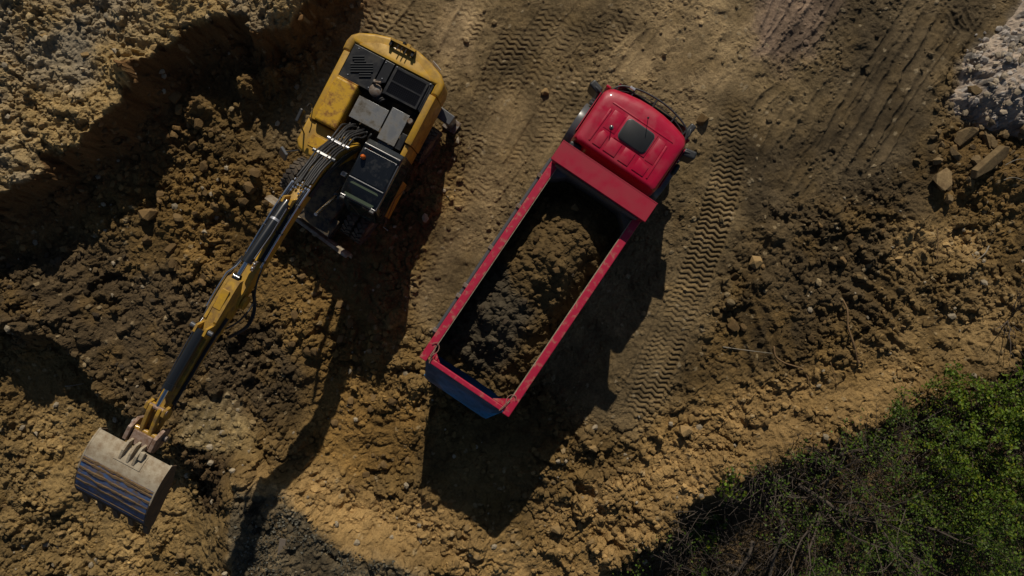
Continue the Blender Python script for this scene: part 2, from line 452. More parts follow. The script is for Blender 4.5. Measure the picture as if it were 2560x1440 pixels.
# smooth ruts: (px path, half width m, depth m)
RUTS = [
    ([(2330, 20), (2250, 150), (2170, 290), (2080, 440)], 0.10, 0.07), ([(2370, 20), (2290, 150), (2210, 290), (2130, 430)], 0.09, 0.06),
    ([(2440, 10), (2340, 150), (2250, 290), (2180, 420)], 0.10, 0.05), ([(2300, -20), (2200, 130), (2140, 230), (2060, 360)], 0.08, 0.04),
    ([(2365, 10), (2390, 60), (2420, 90)], 0.05, 0.05), ([(2400, 10), (2425, 60), (2440, 85)], 0.05, 0.05),
    ([(2010, -20), (1960, 60), (1900, 140)], 0.07, 0.06), ([(2060, -20), (2010, 60), (1930, 160)], 0.09, 0.07), ([(2110, -20), (2060, 60), (1980, 150)], 0.07, 0.06),
    ([(1950, -20), (1915, 60), (1890, 110)], 0.06, 0.05),
    ([(1960, 210), (1920, 240), (1880, 290)], 0.08, 0.05), ([(2000, 230), (1960, 290), (1910, 380)], 0.08, 0.035),
    ([(1850, 740), (1880, 820), (1920, 950)], 0.13, 0.08), ([(1890, 740), (1925, 830), (1960, 930)], 0.10, 0.07), ([(1830, 770), (1850, 850), (1880, 960)], 0.08, 0.06),
    ([(2110, 690), (2200, 760), (2290, 850)], 0.10, 0.08), ([(2090, 730), (2170, 800), (2260, 890)], 0.10, 0.08), ([(2150, 670), (2230, 730), (2310, 800)], 0.10, 0.08),
    ([(1480, -20), (1600, 20), (1650, 80), (1560, 190)], 0.2, 0.02), ([(1800, 20), (1720, 120), (1640, 210)], 0.25, 0.03), ([(1860, 40), (1800, 140), (1740, 240)], 0.15, 0.03),
    ([(100, 760), (190, 700), (250, 650)], 0.12, 0.08), ([(110, 800), (200, 740), (270, 690)], 0.12, 0.1),
    ([(2060, 330), (2000, 420), (1950, 500)], 0.08, 0.04), ([(2240, 60), (2110, 260), (2030, 380)], 0.06, 0.03),
    ([(1700, 20), (1620, 150), (1560, 220)], 0.12, 0.02),
    ([(2190, 130), (2120, 240), (2040, 390)], 0.07, 0.05), ([(2420, 60), (2330, 190), (2230, 340), (2160, 450)], 0.07, 0.05), ([(2480, 30), (2380, 180), (2300, 300)], 0.08, 0.045),
    ([(2100, 180), (2040, 260), (1960, 400)], 0.1, 0.05), ([(1930, 330), (1900, 400), (1880, 480)], 0.08, 0.04), ([(2060, 420), (2010, 500)], 0.08, 0.05),
    ([(1180, 20), (1120, 110), (1080, 190)], 0.12, 0.03), ([(1640, 60), (1580, 130), (1530, 200)], 0.07, 0.03), ([(1440, 330), (1380, 420), (1310, 540)], 0.14, 0.03),
]

def path_st(x, y, pts, hw):
    """nearest distance t (signed) and arc length s along a polyline, only near it"""
    pts = [P(a, b)[:2] for a, b in pts]
    T = np.full(x.shape, 99.0, np.float32); S = np.zeros(x.shape, np.float32)
    acc = 0.0
    for (ax, ay), (bx, by) in zip(pts[:-1], pts[1:]):
        ex, ey = bx-ax, by-ay; ln = math.hypot(ex, ey); ex /= ln; ey /= ln
        wx, wy = x-ax, y-ay
        s = np.clip(wx*ex + wy*ey, 0, ln)
        dx = wx-ex*s; dy = wy-ey*s
        t = np.hypot(dx, dy)*np.sign(wx*ey - wy*ex + 1e-9)
        m = np.abs(t) < np.abs(T)
        T = np.where(m, t, T); S = np.where(m, acc+s, S); acc += ln
    return S, T, acc

MOUNDS = [  # px, py, height, radius m
    (40, 830, 0.55, 1.5), (620, 225, 0.75, 0.42), (690, 200, 0.70, 0.35), (505, 275, 0.55, 0.5), (400, 215, 0.9, 0.4), (420, 560, 0.25, 0.5),
    (560, 480, 0.28, 0.7), (770, 800, 0.30, 0.6), (770, 930, 0.25, 0.5), (950, 800, 0.15, 0.6), (1080, 1080, 0.15, 0.7), (1380, 1180, 0.22, 0.9), (1150, 1290, 0.2, 0.9),
    (1530, 1240, 0.25, 0.6), (620, 430, 0.25, 0.8), (2430, 420, 0.35, 1.1), (2560, 440, 0.5, 0.9), (2300, 560, 0.2, 0.7), (1950, 590, 0.18, 0.5), (2080, 560, 0.14, 0.5),
    (2080, 880, 0.2, 0.5), (2420, 680, 0.15, 0.6), (300, 1190, 0.2, 0.8), (80, 1250, 0.3, 0.9), (480, 1380, 0.2, 0.8), (880, 1060, 0.2, 0.6), (240, 700, -0.25, 0.8), (600, 640, -0.15, 0.7),
    (1080, 1200, 0.30, 0.9), (1250, 1370, 0.35, 1.2), (140, 600, -0.2, 1.5), (560, 360, 0.22, 0.8), (480, 1170, 0.1, 0.5), (1960, 960, 0.18, 0.35), (1900, 700, 0.15, 0.35), (1830, 560, 0.1, 0.5),
]
# soft colour regions: (px polygon, linear albedo, feather m)
ZONES = [
    (TRAFFIC, (0.190, 0.138, 0.074), 0.5),
    ([(1480, 190), (1560, 60), (1600, -100), (1890, -100), (1890, 130), (1800, 290), (1740, 330), (1640, 260)], (0.285, 0.208, 0.115), 0.7),
    ([(1060, 60), (1130, 0), (1200, 40), (1140, 160), (1090, 140)], (0.26, 0.19, 0.11), 0.4),
    ([(1895, -200), (2140, -200), (2130, 30), (2060, 110), (1970, 180), (1890, 140)], (0.215, 0.155, 0.115), 0.35),
    ([(1840, 330), (2300, 300), (2330, 500), (2290, 640), (2180, 770), (2050, 830), (1880, 930), (1840, 740), (1860, 560)], (0.080, 0.059, 0.034), 0.6),
    ([(2060, 100), (2240, -100), (2560, -100), (2380, 200), (2240, 420), (2080, 450)], (0.120, 0.089, 0.052), 0.6),
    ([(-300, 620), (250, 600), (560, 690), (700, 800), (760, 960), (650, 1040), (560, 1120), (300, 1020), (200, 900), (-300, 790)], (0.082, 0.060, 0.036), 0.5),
    ([(340, 500), (520, 370), (720, 420), (760, 640), (900, 740), (930, 950), (780, 1000), (700, 760), (480, 690)], (0.165, 0.106, 0.040), 0.5),
    ([(450, 1000), (640, 1060), (640, 1140), (560, 1150), (440, 1110)], (0.20, 0.155, 0.085), 0.25),
    ([(-300, 1030), (240, 1020), (330, 1080), (420, 1120), (470, 1290), (560, 1290), (560, 2000), (-300, 2000)], (0.25, 0.178, 0.085), 0.4),
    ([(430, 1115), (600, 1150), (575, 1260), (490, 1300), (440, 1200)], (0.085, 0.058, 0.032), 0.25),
    ([(640, 1160), (800, 1180), (920, 1230), (1080, 1260), (1300, 1350), (1420, 1240), (1600, 1180), (1650, 1040), (1900, 950), (2250, 880), (2330, 960), (2000, 1130), (1700, 1250), (1640, 1350),
      (1470, 1450), (1460, 2000), (1040, 2000), (1000, 1440), (760, 1320)], (0.29, 0.197, 0.092), 0.45),
    ([(2250, 560), (2420, 560), (2560, 760), (2480, 940), (2250, 930), (2140, 880), (2260, 760)], (0.27, 0.19, 0.095), 0.4),
    ([(2320, 640), (2370, 640), (2385, 690), (2340, 710), (2305, 690)], (0.23, 0.16, 0.075), 0.06),
    ([(2300, 770), (2350, 765), (2350, 810), (2300, 820)], (0.22, 0.15, 0.07), 0.06),
    ([(820, 960), (1050, 980), (1050, 1160), (900, 1200), (780, 1130)], (0.20, 0.125, 0.045), 0.4),
    ([(2320, 320), (2600, 330), (2600, 520), (2330, 520)], (0.16, 0.105, 0.045), 0.3),
]

def terrain(x, y, fine=True):
    """height and albedo of the ground at world x, y"""
    # wobble so that no edge is a clean line
    wx = x + 0.16*fbm(x, y, 1.3, 3, 1) + 0.12*fbm(x, y, 5.0, 3, 9)
    wy = y + 0.16*fbm(x, y, 1.3, 3, 4) + 0.12*fbm(x, y, 5.0, 3, 13)
    z = 0.05*fbm(x, y, 0.25, 3, 2)
    lump = fbm(x, y, 0.9, 4, 3)
    left = sstep(-4.2, -6.0, x + 0.25*(y-3))               # ground falls a little left of the digger
    z = z - 0.22*left + 0.10*lump*np.clip(left+0.25, 0, 1)
    traf = sstep(-0.4, 0.7, poly_sd(wx, wy, wpoly(TRAFFIC)))
    psd = poly_sd(wx, wy, wpoly(PLATEAU, 1.45))
    pt = np.clip((psd + 0.62 + 0.22*fbm(x, y, 1.7, 3, 17))/0.66, 0, 1)
    plat = 0.55*pt**1.5 + 0.45*sstep(0.45, 0.95, pt)
    slump = sstep(-1.5, -0.3, psd)
    pit = sstep(-0.1, 0.35 + 1.1*sstep(-11.2, -9.6, x), poly_sd(wx, wy, wpoly(PIT, 0.0)))
    ssd = poly_sd(wx, wy, wpoly(SHELF, 1.15))
    shelf = (0.35*sstep(-2.4, -0.6, ssd) + 0.65*sstep(-0.95, 0.08, ssd))*(1-pit) + sstep(-0.18, 0.05, ssd)*pit
    vsd = poly_sd(wx*0.6+x*0.4, wy*0.6+y*0.4, wpoly(VALLEY, 0.0))
    val = 0.72*sstep(0.0, 1.5, vsd) + 0.28*sstep(1.0, 4.0, vsd)
    gsd = poly_sd(wx, wy, wpoly(GRAV, 0.5))
    for mx, my, mh, mr in MOUNDS:
        p = P(mx, my)
        z = z + mh*np.exp(-((wx-p.x)**2 + (wy-p.y)**2)/(mr*mr)*1.6)
    z = z*(1-0.75*traf)
    z = z + plat*(1.55 + 0.12*lump) + 0.25*slump*(1-plat)
    z = z + 2.9*np.exp(-(((x-P(800, -150).x)/2.0)**4 + ((y-P(0, -330).y)/1.9)**2))*(1+0.12*fbm(x, y, 0.9, 3, 50))     # unseen bank added beyond the top edge to throw shade onto the plateau
    z = z - pit*(0.8 + 0.2*sstep(-8, -13, x)) + shelf*(1.15+0.8*pit)
    z = z - val*(1.9 - 1.35*sstep(5.5, 9.5, x)) + 0.25*sstep(-1.2, 0.0, vsd)*(1-val)*sstep(2.0, 5.0, x)
    z = z + 0.15*lump*val
    if not fine:
        return z, None
    rough = np.clip(1.0 - 0.84*traf, 0.07, 1) * (1-0.35*val)
    rough = np.maximum(rough, 0.5*plat); rough = np.maximum(rough, 0.95*sstep(0.1, 0.4, shelf)*(1-pit))
    rough = rough*np.clip(0.68 + 0.9*fbm(x, y, 0.7, 3, 8), 0.42, 1.25)
    c1, r1 = clods(wx, wy, 0.60, 0, 0.50)
    c2, r2 = clods(wx + 0.03*fbm(x, y, 8, 2, 5), wy, 0.24, 2, 0.72)
    c3, r3 = clods(x + 0.02*fbm(x, y, 16, 2, 7), y + 0.02*fbm(x, y, 16, 2, 8), 0.12, 4, 0.8)
    hol, _h = clods(wx+7.3, wy-3.1, 0.33, 1, 0.40)
    d = rough*(0.95*c1 + 1.15*c2 + 1.05*c3 - 0.85*hol) + (0.016 + 0.06*rough)*fbm(x, y, 5, 4, 6, 0.65)
    scuff = np.clip(fbm(x, y, 0.6, 3, 26)*1.4+0.6, 0.15, 1)*traf
    d = d + scuff*(0.7*c3*(r3 > 0.4) + 0.028*fbm(x, y, 7, 4, 28, 0.7)) + traf*0.03*fbm(x, y, 2.2, 3, 29)
    d = d + plat*(0.03*fbm(x, y, 3.0, 5, 12, 0.65) + 0.7*c3*np.clip(fbm(x, y, 1.5, 2, 15)+0.5, 0, 1) - 0.35*hol*np.clip(fbm(x, y, 1.1, 2, 16)+0.35, 0, 1))
    # tyre prints
    tmask = np.zeros_like(x)
    for pts, hw, pitch, nz, amp in TRACKS:
        S, T, ln = path_st(x + 0.03*fbm(x, y, 1.7, 2, 21), y, pts, hw)
        u = T/hw
        inside = sstep(1.05, 0.9, np.abs(u))*sstep(0, 1.5, S)*sstep(ln, ln-1.2, S)
        zz = np.abs((((u + 0.06*fbm(x, y, 2.2, 2, 35))*nz*0.5 + 100.25) % 1.0)*2 - 1)
        ph = (S/pitch*(1+0.0*S) + zz*0.55 + 0.35*fbm(x, y, 1.5, 3, 36)) % 1.0
        lug = np.where(ph < 0.72, sstep(0, 0.55, ph), 1-sstep(0.72, 0.98, ph))
        wear = np.clip((0.66 if amp < 0.047 else 0.85) + 1.7*fbm(x, y, 1.1, 5, 30, 0.65), 0.0 if amp < 0.047 else 0.35, 1.15)
        gate = np.where(np.abs(((u*nz*0.5+100.0) % 1.0)-0.5) < 0.05, 0.75, 1.0)
        d = d*(1-0.65*inside*np.clip(wear, 0.2, 1)) + inside*((lug-0.5)*amp*(1.0 if amp > 0.047 else 0.8)*wear*gate*1.15 - 0.02)
        edge = np.exp(-((np.abs(u)-1.08)/0.1)**2)*sstep(0, 0.5, S)*sstep(ln, ln-0.5, S)
        d = d + edge*amp*0.5*(0.5+fbm(x, y, 5, 2, 31))
        tmask = np.maximum(tmask, inside*amp/0.05)
    for pts, hw, dep in RUTS:
        S, T, ln = path_st(wx*0.35+x*0.65, wy*0.35+y*0.65, pts, hw)
        fade = sstep(0, 0.4, S)*sstep(ln, ln-0.4, S)
        d = d - fade*dep*np.exp(-(T/hw)**2) + fade*dep*0.7*np.exp(-((np.abs(T)-hw*2.0)/(hw*0.6))**2)
        d = d*(1 - 0.5*fade*np.exp(-(T/(hw*1.2))**2))
    # cracks along the plateau rim
    for pts in ([(378, 88), (392, 60), (440, 44), (480, 45), (515, 24), (530, 18)], [(560, 10), (590, -10)]):
        S, T, ln = path_st(x + 0.06*fbm(x, y, 5, 3, 40), y + 0.06*fbm(x, y, 5, 3, 41), [(1280+(a-1280)*0.915, 720+(b-720)*0.915) for a, b in pts], 0.03)
        d = d - 0.12*np.exp(-(T/0.028)**2)*sstep(0, .2, S)*sstep(ln, ln-.2, S)
    for pts in ([(1185+0, 1388), (860, 1410)],):
        pass
    S, T, ln = path_st(wx, wy, [(820, 1340), (850, 1368), (880, 1388)], 0.05)
    d = d - 0.22*np.exp(-(T/0.09)**2)*sstep(0, .2, S)*sstep(ln, ln-.2, S)
    # scraped bench under the bucket: parallel teeth marks
    bsd = poly_sd(wx, wy, wpoly([(430, 1010), (560, 960), (650, 1060), (640, 1140), (560, 1140), (440, 1105)]))
    bm_ = sstep(0, 0.25, bsd)
    qa = (x*math.cos(math.radians(152.5)) + y*math.sin(math.radians(152.5)))
    d = d*(1-0.75*bm_) + bm_*0.05*np.abs(((qa/0.26) % 1)-0.5)*(1+fbm(x, y, 2, 2, 55))
    z = z + d
    # ---- colour
    col = np.empty(x.shape + (3,), np.float32); col[...] = (0.155, 0.106, 0.048)
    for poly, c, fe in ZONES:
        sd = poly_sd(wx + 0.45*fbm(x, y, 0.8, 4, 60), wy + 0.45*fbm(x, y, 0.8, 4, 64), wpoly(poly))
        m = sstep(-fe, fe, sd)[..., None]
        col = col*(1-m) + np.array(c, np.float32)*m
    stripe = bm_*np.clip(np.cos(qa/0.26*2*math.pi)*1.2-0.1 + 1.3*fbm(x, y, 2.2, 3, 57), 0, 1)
    col = col*(1-0.75*stripe[..., None]) + np.array((0.25, 0.20, 0.125), np.float32)*0.75*stripe[..., None]
    blot = fbm(x, y, 0.8, 5, 70, 0.6)[..., None]
    col = col*np.clip(1 + 0.75*blot, 0.45, 1.6)
    och = np.clip(fbm(x, y, 1.6, 4, 74)*1.6, 0, 1)[..., None]*0.45*(1-0.5*traf[..., None])
    col = col*(1-och) + np.array((0.21, 0.135, 0.048), np.float32)*och
    pc = np.array((0.37, 0.265, 0.125), np.float32)*np.ones_like(col)
    g = np.clip(fbm(x, y, 0.7, 4, 80)*1.6 + 0.15, 0, 1)[..., None]
    pc = pc*(1-g) + np.array((0.31, 0.26, 0.19), np.float32)*g
    dk = np.clip(fbm(x, y, 1.4, 4, 83)*2 - 0.35, 0, 1)[..., None]*0.7
    pc = pc*(1-dk) + np.array((0.17, 0.14, 0.11), np.float32)*dk
    pm = sstep(0.86, 0.99, plat)[..., None]
    col = col*(1-pm) + pc*pm
    face = (slump*(1-sstep(0.86, 0.99, plat)))[..., None]*0.8
    col = col*(1-face) + np.array((0.17, 0.095, 0.045), np.float32)*face
    sm = sstep(-0.12, 0.08, ssd + 0.12*fbm(x, y, 2.5, 3, 86))[..., None]
    sc = np.array((0.105, 0.088, 0.063), np.float32)*(1+0.9*fbm(x, y, 2.2, 5, 88, 0.65)[..., None])
    tan = np.clip(fbm(x, y, 1.3, 5, 95, 0.65)*2.4-0.1, 0, 1)[..., None]*0.6
    sc = sc*(1-tan) + np.array((0.22, 0.165, 0.10), np.float32)*tan
    ridge = np.exp(-((ssd+0.10)/0.10)**2)[..., None]*(1-pit[..., None])*np.clip(0.5+fbm(x, y, 1.5, 3, 97), 0, 1)[..., None]
    col = col*(1-ridge*0.7) + np.array((0.34, 0.26, 0.16), np.float32)*ridge*0.7
    col = col*(1-sm) + sc*sm
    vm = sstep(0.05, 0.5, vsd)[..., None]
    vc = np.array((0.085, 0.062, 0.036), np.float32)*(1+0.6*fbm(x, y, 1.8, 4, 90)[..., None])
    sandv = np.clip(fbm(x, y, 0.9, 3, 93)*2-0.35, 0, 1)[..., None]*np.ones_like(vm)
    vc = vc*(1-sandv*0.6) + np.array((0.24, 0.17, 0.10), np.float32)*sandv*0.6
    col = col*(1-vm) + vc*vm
    gm = sstep(-0.25, 0.25, gsd)[..., None]
    col = col*(1-gm) + np.array((0.30, 0.26, 0.22), np.float32)*gm
    # each lump keeps its own tint, stones pale
    col = col*(1 + 0.5*rough[..., None]*((r2-0.5)*(c2 > 0.02) + 0.8*(r3-0.5)*(c3 > 0.015))[..., None])
    pale = ((r3 > 0.93) & (c3 > 0.03)).astype(np.float32)[..., None]*0.6
    col = col*(1-pale) + np.array((0.36, 0.29, 0.19), np.float32)*pale
    warm = np.array((1.02, 0.97, 0.83), np.float32)
    tm = traf[..., None]; ex = np.maximum(tm, pm*0.8)
    col = col*(warm*(1-ex) + np.array((0.99, 0.985, 0.94), np.float32)*ex)
    mot = np.clip(1 + tm*(0.65*fbm(x, y, 1.7, 5, 101, 0.7)[..., None]), 0.5, 1.5)
    col = col*mot
    return z, np.clip(col, 0.010, 0.7)

def axis(a, b, step, far):
    core = np.arange(a, b+step/2, step)
    out = []; d = step; v = b
    while v < far:
        d *= 1.21; v += d; out.append(v)
    lo = []; d = step; v = a
    while v > -far:
        d *= 1.21; v -= d; lo.append(v)
    return np.concatenate([np.array(lo[::-1]), core, np.array(out)])
GX = axis(-15.6, 15.6, 0.0275, 400.0); GY = axis(-9.0, 9.0, 0.0275, 400.0)
XX, YY = np.meshgrid(GX.astype(np.float32), GY.astype(np.float32), indexing='ij')
ZZ, CC = terrain(XX, YY)
fade = np.clip((np.maximum(np.abs(XX)-15.6, np.abs(YY)-9.0))/20, 0, 1)
ZZ = ZZ*(1-fade)
nx, ny = len(GX), len(GY)
idx = np.arange(nx*ny).reshape(nx, ny)
quads = np.stack([idx[:-1, :-1], idx[1:, :-1], idx[1:, 1:], idx[:-1, 1:]], -1).reshape(-1, 4)
ground = np_mesh('ground', np.stack([XX, YY, ZZ], -1).reshape(-1, 3), quads, M['soil'], colors=CC.reshape(-1, 3))
tag(ground, 'brown churned soil of the building site with tyre tracks and excavated banks', None, None, 'structure')

def gz(x, y):
    """ground height by bilinear lookup"""
    x = np.asarray(x, float); y = np.asarray(y, float)
    i = np.clip(np.searchsorted(GX, x)-1, 0, nx-2); j = np.clip(np.searchsorted(GY, y)-1, 0, ny-2)
    fx = (x-GX[i])/(GX[i+1]-GX[i]); fy = (y-GY[j])/(GY[j+1]-GY[j])
    return (ZZ[i, j]*(1-fx)+ZZ[i+1, j]*fx)*(1-fy) + (ZZ[i, j+1]*(1-fx)+ZZ[i+1, j+1]*fx)*fy
def gcol(x, y):
    i = np.clip(np.searchsorted(GX, x), 0, nx-1); j = np.clip(np.searchsorted(GY, y), 0, ny-1)
    return CC[i, j]
def on_ground(px, py, it=4):
    """ground point seen at a photo pixel, following the relief"""
    h = 0.0
    for _ in range(it):
        p = P(px, py, h); h = float(gz(p.x, p.y))
    return P(px, py, h)

# ------------------------------------------------------------------ wheels shared by both machines
def tyre_mesh(name, R, W, lugs, lug_h, rows=2):
    """tyre of radius R and width W about the x axis, with chevron lugs"""
    bm = bmesh.new()
    h = W/2
    prof = [(-h*0.72, R*0.52), (-h*0.98, R*0.66), (-h, R*0.82), (-h*0.86, R*0.94), (-h*0.5, R*0.965), (0, R*0.97),
            (h*0.5, R*0.965), (h*0.86, R*0.94), (h, R*0.82), (h*0.98, R*0.66), (h*0.72, R*0.52)]
    segs = 32
    rings = [[bm.verts.new((a, r*math.cos(2*math.pi*k/segs), r*math.sin(2*math.pi*k/segs))) for k in range(segs)] for a, r in prof]
    for i in range(len(rings)-1):
        for k in range(segs):
            bm.faces.new((rings[i][k], rings[i][(k+1) % segs], rings[i+1][(k+1) % segs], rings[i+1][k]))
    for k in range(lugs):
        for s in (-1, 1):
            t = 2*math.pi*(k + (0.5 if s > 0 else 0))/lugs
            vs = bm_box(bm, (0, 0, 0), (h*1.0, 2*math.pi*R/lugs*0.55, lug_h*1.6))
            Mx = Matrix.Rotation(t, 4, 'X') @ Matrix.Translation((s*h*0.5, 0, R*0.965)) @ Matrix.Rotation(s*0.45, 4, 'Z')
            for v in vs: v.co = Mx @ v.co
    bmesh.ops.recalc_face_normals(bm, faces=bm.faces[:])
    me = bpy.data.meshes.new(name); bm.to_mesh(me); bm.free(); me.materials.append(M['rubber'])
    return me
def rim_mesh(name, R, W):
    bm = bmesh.new(); h = W/2
    bm_lathe(bm, [(-h*0.7, R*0.54), (-h*0.7, R*0.48), (-h*0.15, R*0.42), (-h*0.1, R*0.16), (h*0.2, R*0.14), (h*0.2, R*0.42), (h*0.7, R*0.48), (h*0.7, R*0.54)], (0, 0, 0), 'x', 24)
    for k in range(8):
        t = 2*math.pi*k/8
        bm_box(bm, (h*0.28, R*0.27*math.cos(t), R*0.27*math.sin(t)), (0.03, 0.035, 0.035))
    bmesh.ops.recalc_face_normals(bm, faces=bm.faces[:])
    me = bpy.data.meshes.new(name); bm.to_mesh(me); bm.free(); me.materials.append(M['rim'])
    return me
def add_wheel(parent, loc, tyre_me, rim_me, rz=0.0):
    w = link(bpy.data.objects.new('wheel', rim_me), parent)
    w.location = loc; w.rotation_euler = (random.uniform(0, 6.2), 0, rz)
    link(bpy.data.objects.new('tyre', tyre_me), w)
    return w

# ------------------------------------------------------------------ red tipper truck
TRK_HEAD = 56.0
truck = empty('dump_truck', (-1.13, -2.34, 0.0), math.radians(TRK_HEAD-90))
tag(truck, 'red tipper truck loaded with soil, standing right of the yellow excavator', 'truck')
ty_t = tyre_mesh('truck_tyre', 0.52, 0.30, 26, 0.02); rm_t = rim_mesh('truck_rim', 0.52, 0.30)
for y, xs in ((7.15, (-1.08, 1.08)), (5.55, (-1.08, 1.08)), (2.55, (-1.1, -0.77, 0.77, 1.1)), (1.15, (-1.1, -0.77, 0.77, 1.1))):
    for x in xs:
        add_wheel(truck, (x, y, 0.51), ty_t, rm_t, 0.0 if x > 0 else math.pi)
    span('axle', (-1.0, 1.0), (y-0.07, y+0.07), (0.44, 0.58), M['chassis'], truck)
for x in (-0.42, 0.42):
    span('chassis_rail', (x-0.05, x+0.05), (0.1, 8.05), (0.72, 1.02), M['chassis'], truck)
for y in (0.3, 2.0, 4.0, 5.9):
    span('cross_member', (-0.37, 0.37), (y-0.06, y+0.06), (0.76, 0.98), M['chassis'], truck)
span('fuel_tank', (0.62, 1.2), (3.3, 4.7), (0.5, 1.05), M['midgrey'], truck, 0.1, 4)
span('battery_box', (-1.2, -0.62), (3.5, 4.4), (0.5, 1.05), M['darkgrey'], truck, 0.04)
# bed --------------------------------------------------------------
bed = span('bed', (-1.16, 1.16), (0.05, 5.6), (1.12, 1.26), M['bedinner'], truck)
for sgn, nm in ((-1, 'side_wall'), (1, 'side_wall')):
    x0, x1 = (sgn*1.16, sgn*1.23)
    w = span(nm, (x0, x1), (0.02, 5.62), (1.2, 2.9), M['redrail'], truck)
    span('inner_lining', (sgn*1.13, sgn*1.157), (0.05, 5.55), (1.27, 2.88), M['bedinner'], w)
    span('top_rail', (sgn*1.09, sgn*1.28), (-0.02, 5.60), (2.902, 3.0), M['redrail'], w, 0.02)
    span('worn_edge', (sgn*1.075, sgn*1.0895), (0.15, 5.5), (2.86, 2.985), M['bucketsand'], w, 0.004)
    span('lower_rail', (sgn*1.1, sgn*1.29), (0.05, 5.6), (1.08, 1.2), M['redrail'], w, 0.02)
    for k in range(7):
        y = 0.45 + k*0.8
        span('rib', (sgn*1.232, sgn*1.285), (y-0.06, y+0.06), (1.202, 2.9), M['redrail'], w, 0.01)
# front wall and rock guard
fw = span('front_wall', (-1.23, 1.23), (5.56, 5.64), (1.2, 3.38), M['redplate'], truck)
span('inner_lining', (-1.15, 1.15), (5.53, 5.557), (1.27, 3.3), M['bedinner'], fw)
prism('corner_gusset', [(-1.13, 5.53), (-1.13, 5.2), (-0.75, 5.53)], 'z', 1.3, 2.86, M['bedinner'], fw)
prism('corner_gusset', [(1.13, 5.53), (1.13, 5.2), (0.75, 5.53)], 'z', 1.3, 2.86, M['bedinner'], fw)
guard = span('cab_guard', (-1.30, 1.33), (5.55, 6.05), (3.40, 3.46), M['redplate'], truck, 0.012)
for x in (-1.24, 1.27):
    prism('guard_cheek', [(5.57, 2.95), (5.57, 3.4), (6.0, 3.4), (5.85, 3.3)], 'x', x-0.02, x+0.02, M['redplate'], guard)
span('guard_lip', (-1.30, 1.33), (6.052, 6.075), (3.39, 3.465), M['redplate'], guard)
# tailgate: swept outwards below its red top bar
bm = bmesh.new()
rows = []
for k in range(9):
    t = k/8.0
    row = []
    for i in range(25):
        u = -1.0 + 2.0*i/24
        x = u*1.24
        edge = sstep(1.0, 0.72, np.array(abs(u)))
        kick = (0.54*math.sin(min(1.0, t*1.12)*math.pi/2))*float(edge) + 0.06*t
        z = 2.93 - 1.55*t
        row.append(bm.verts.new((x, 0.0 - kick, z)))
    rows.append(row)
for k in range(8):
    for i in range(24):
        bm.faces.new((rows[k][i], rows[k][i+1], rows[k+1][i+1], rows[k+1][i]))
ret = bmesh.ops.solidify(bm, geom=bm.faces[:], thickness=0.05)
tg = mesh_obj('tailgate', bm, M['blue'], truck, smooth=True, auto=40)
span('tailgate_bar', (-1.03, 1.06), (0.005, 0.125), (2.905, 2.995), M['redrail'], tg, 0.015)
prism('corner_gusset', [(1.08, 0.13), (1.08, 0.36), (0.72, 0.13)], 'z', 2.86, 2.9, M['redrail'], tg)
prism('corner_gusset', [(-1.08, 0.13), (-1.08, 0.34), (-0.8, 0.13)], 'z', 2.86, 2.9, M['redrail'], tg)
for sx in (-1, 1):
    c = curve_pts([(sx*1.02, 0.02, 3.02), (sx*1.05, 0.18, 3.07), (sx*0.99, 0.34, 3.05), (sx*1.03, 0.46, 3.02), (sx*1.13, 0.5, 3.03), (sx*1.2, 0.42, 3.03)], 5)
    tube('tailgate_chain', c, 0.010, M['rope'], tg, 6)
    tube('latch_rod', [(sx*1.0, 0.0, 3.03), (sx*1.07, 0.36, 3.04)], 0.014, M['rope'], tg, 6)
prism('tailgate_gap_plate', [(-0.57, 1.40), (-0.55, 1.34), (0.06, 1.14), (0.06, 1.24)], 'x', -1.0, 1.0, M['blue'], tg)  # unseen plate added to stop sunlight leaking through below the tailgate
span('rear_bumper', (-1.1, 1.1), (-0.1, 0.0), (0.5, 0.66), M['chassis'], truck)
for x in (-0.9, 0.9):
    span('tail_light', (x-0.18, x+0.18), (-0.135, -0.102), (0.68, 0.8), M['amber'], truck, 0.01)
# tarpaulin tube and hooks along the left wall
tarp = tube('tarp_tube', [(-1.325, 0.6, 2.62), (-1.33, 3.0, 2.64), (-1.33, 5.7, 2.62)], 0.05, M['midgrey'], truck, 10)
for y in (0.7, 1.7, 2.0, 3.1, 4.3, 5.2):
    span('tarp_hook', (-1.40, -1.27), (y-0.05, y+0.05), (2.66, 2.72), M['steel'], tarp, 0.01)
# cab --------------------------------------------------------------
def rrect(hw, y0, y1, r, n=5, bow=0.0):
    pts = []
    for cx, cy, a0 in ((hw-r, y1-r, 0), (-hw+r, y1-r, 90), (-hw+r, y0+r*0.5, 180), (hw-r, y0+r*0.5, 270)):
        rr = r if cy > (y0+y1)/2 else r*0.5
        ccx = cx if rr == r else (cx + (r-rr)*(1 if cx > 0 else -1))
        for k in range(n+1):
            a = math.radians(a0 + 90*k/n)
            x, y = ccx + rr*math.cos(a), cy + rr*math.sin(a)
            if cy > (y0+y1)/2: y += bow*(1-(x/hw)**2)
            pts.append((x, y))
    # bowed front edge
    out = []
    for i, p in enumerate(pts):
        out.append(p)
        if i == n:
            q = pts[i+1]
            for k in range(1, 6):
                x = p[0] + (q[0]-p[0])*k/6
                out.append((x, y1 + bow*(1-(x/hw)**2)))
    return out
LEV = [(0.55, 1.20, 6.36, 7.98, 0.16), (1.25, 1.22, 6.36, 8.02, 0.18), (2.05, 1.22, 6.36, 7.99, 0.2), (2.45, 1.20, 6.36, 7.93, 0.22), (2.72, 1.185, 6.36, 7.86, 0.2),
       (2.84, 1.165, 6.365, 7.80, 0.2), (2.905, 1.12, 6.38, 7.72, 0.2), (2.935, 1.06, 6.41, 7.62, 0.2), (2.945, 0.98, 6.45, 7.52, 0.18)]
bm = bmesh.new(); rings = []
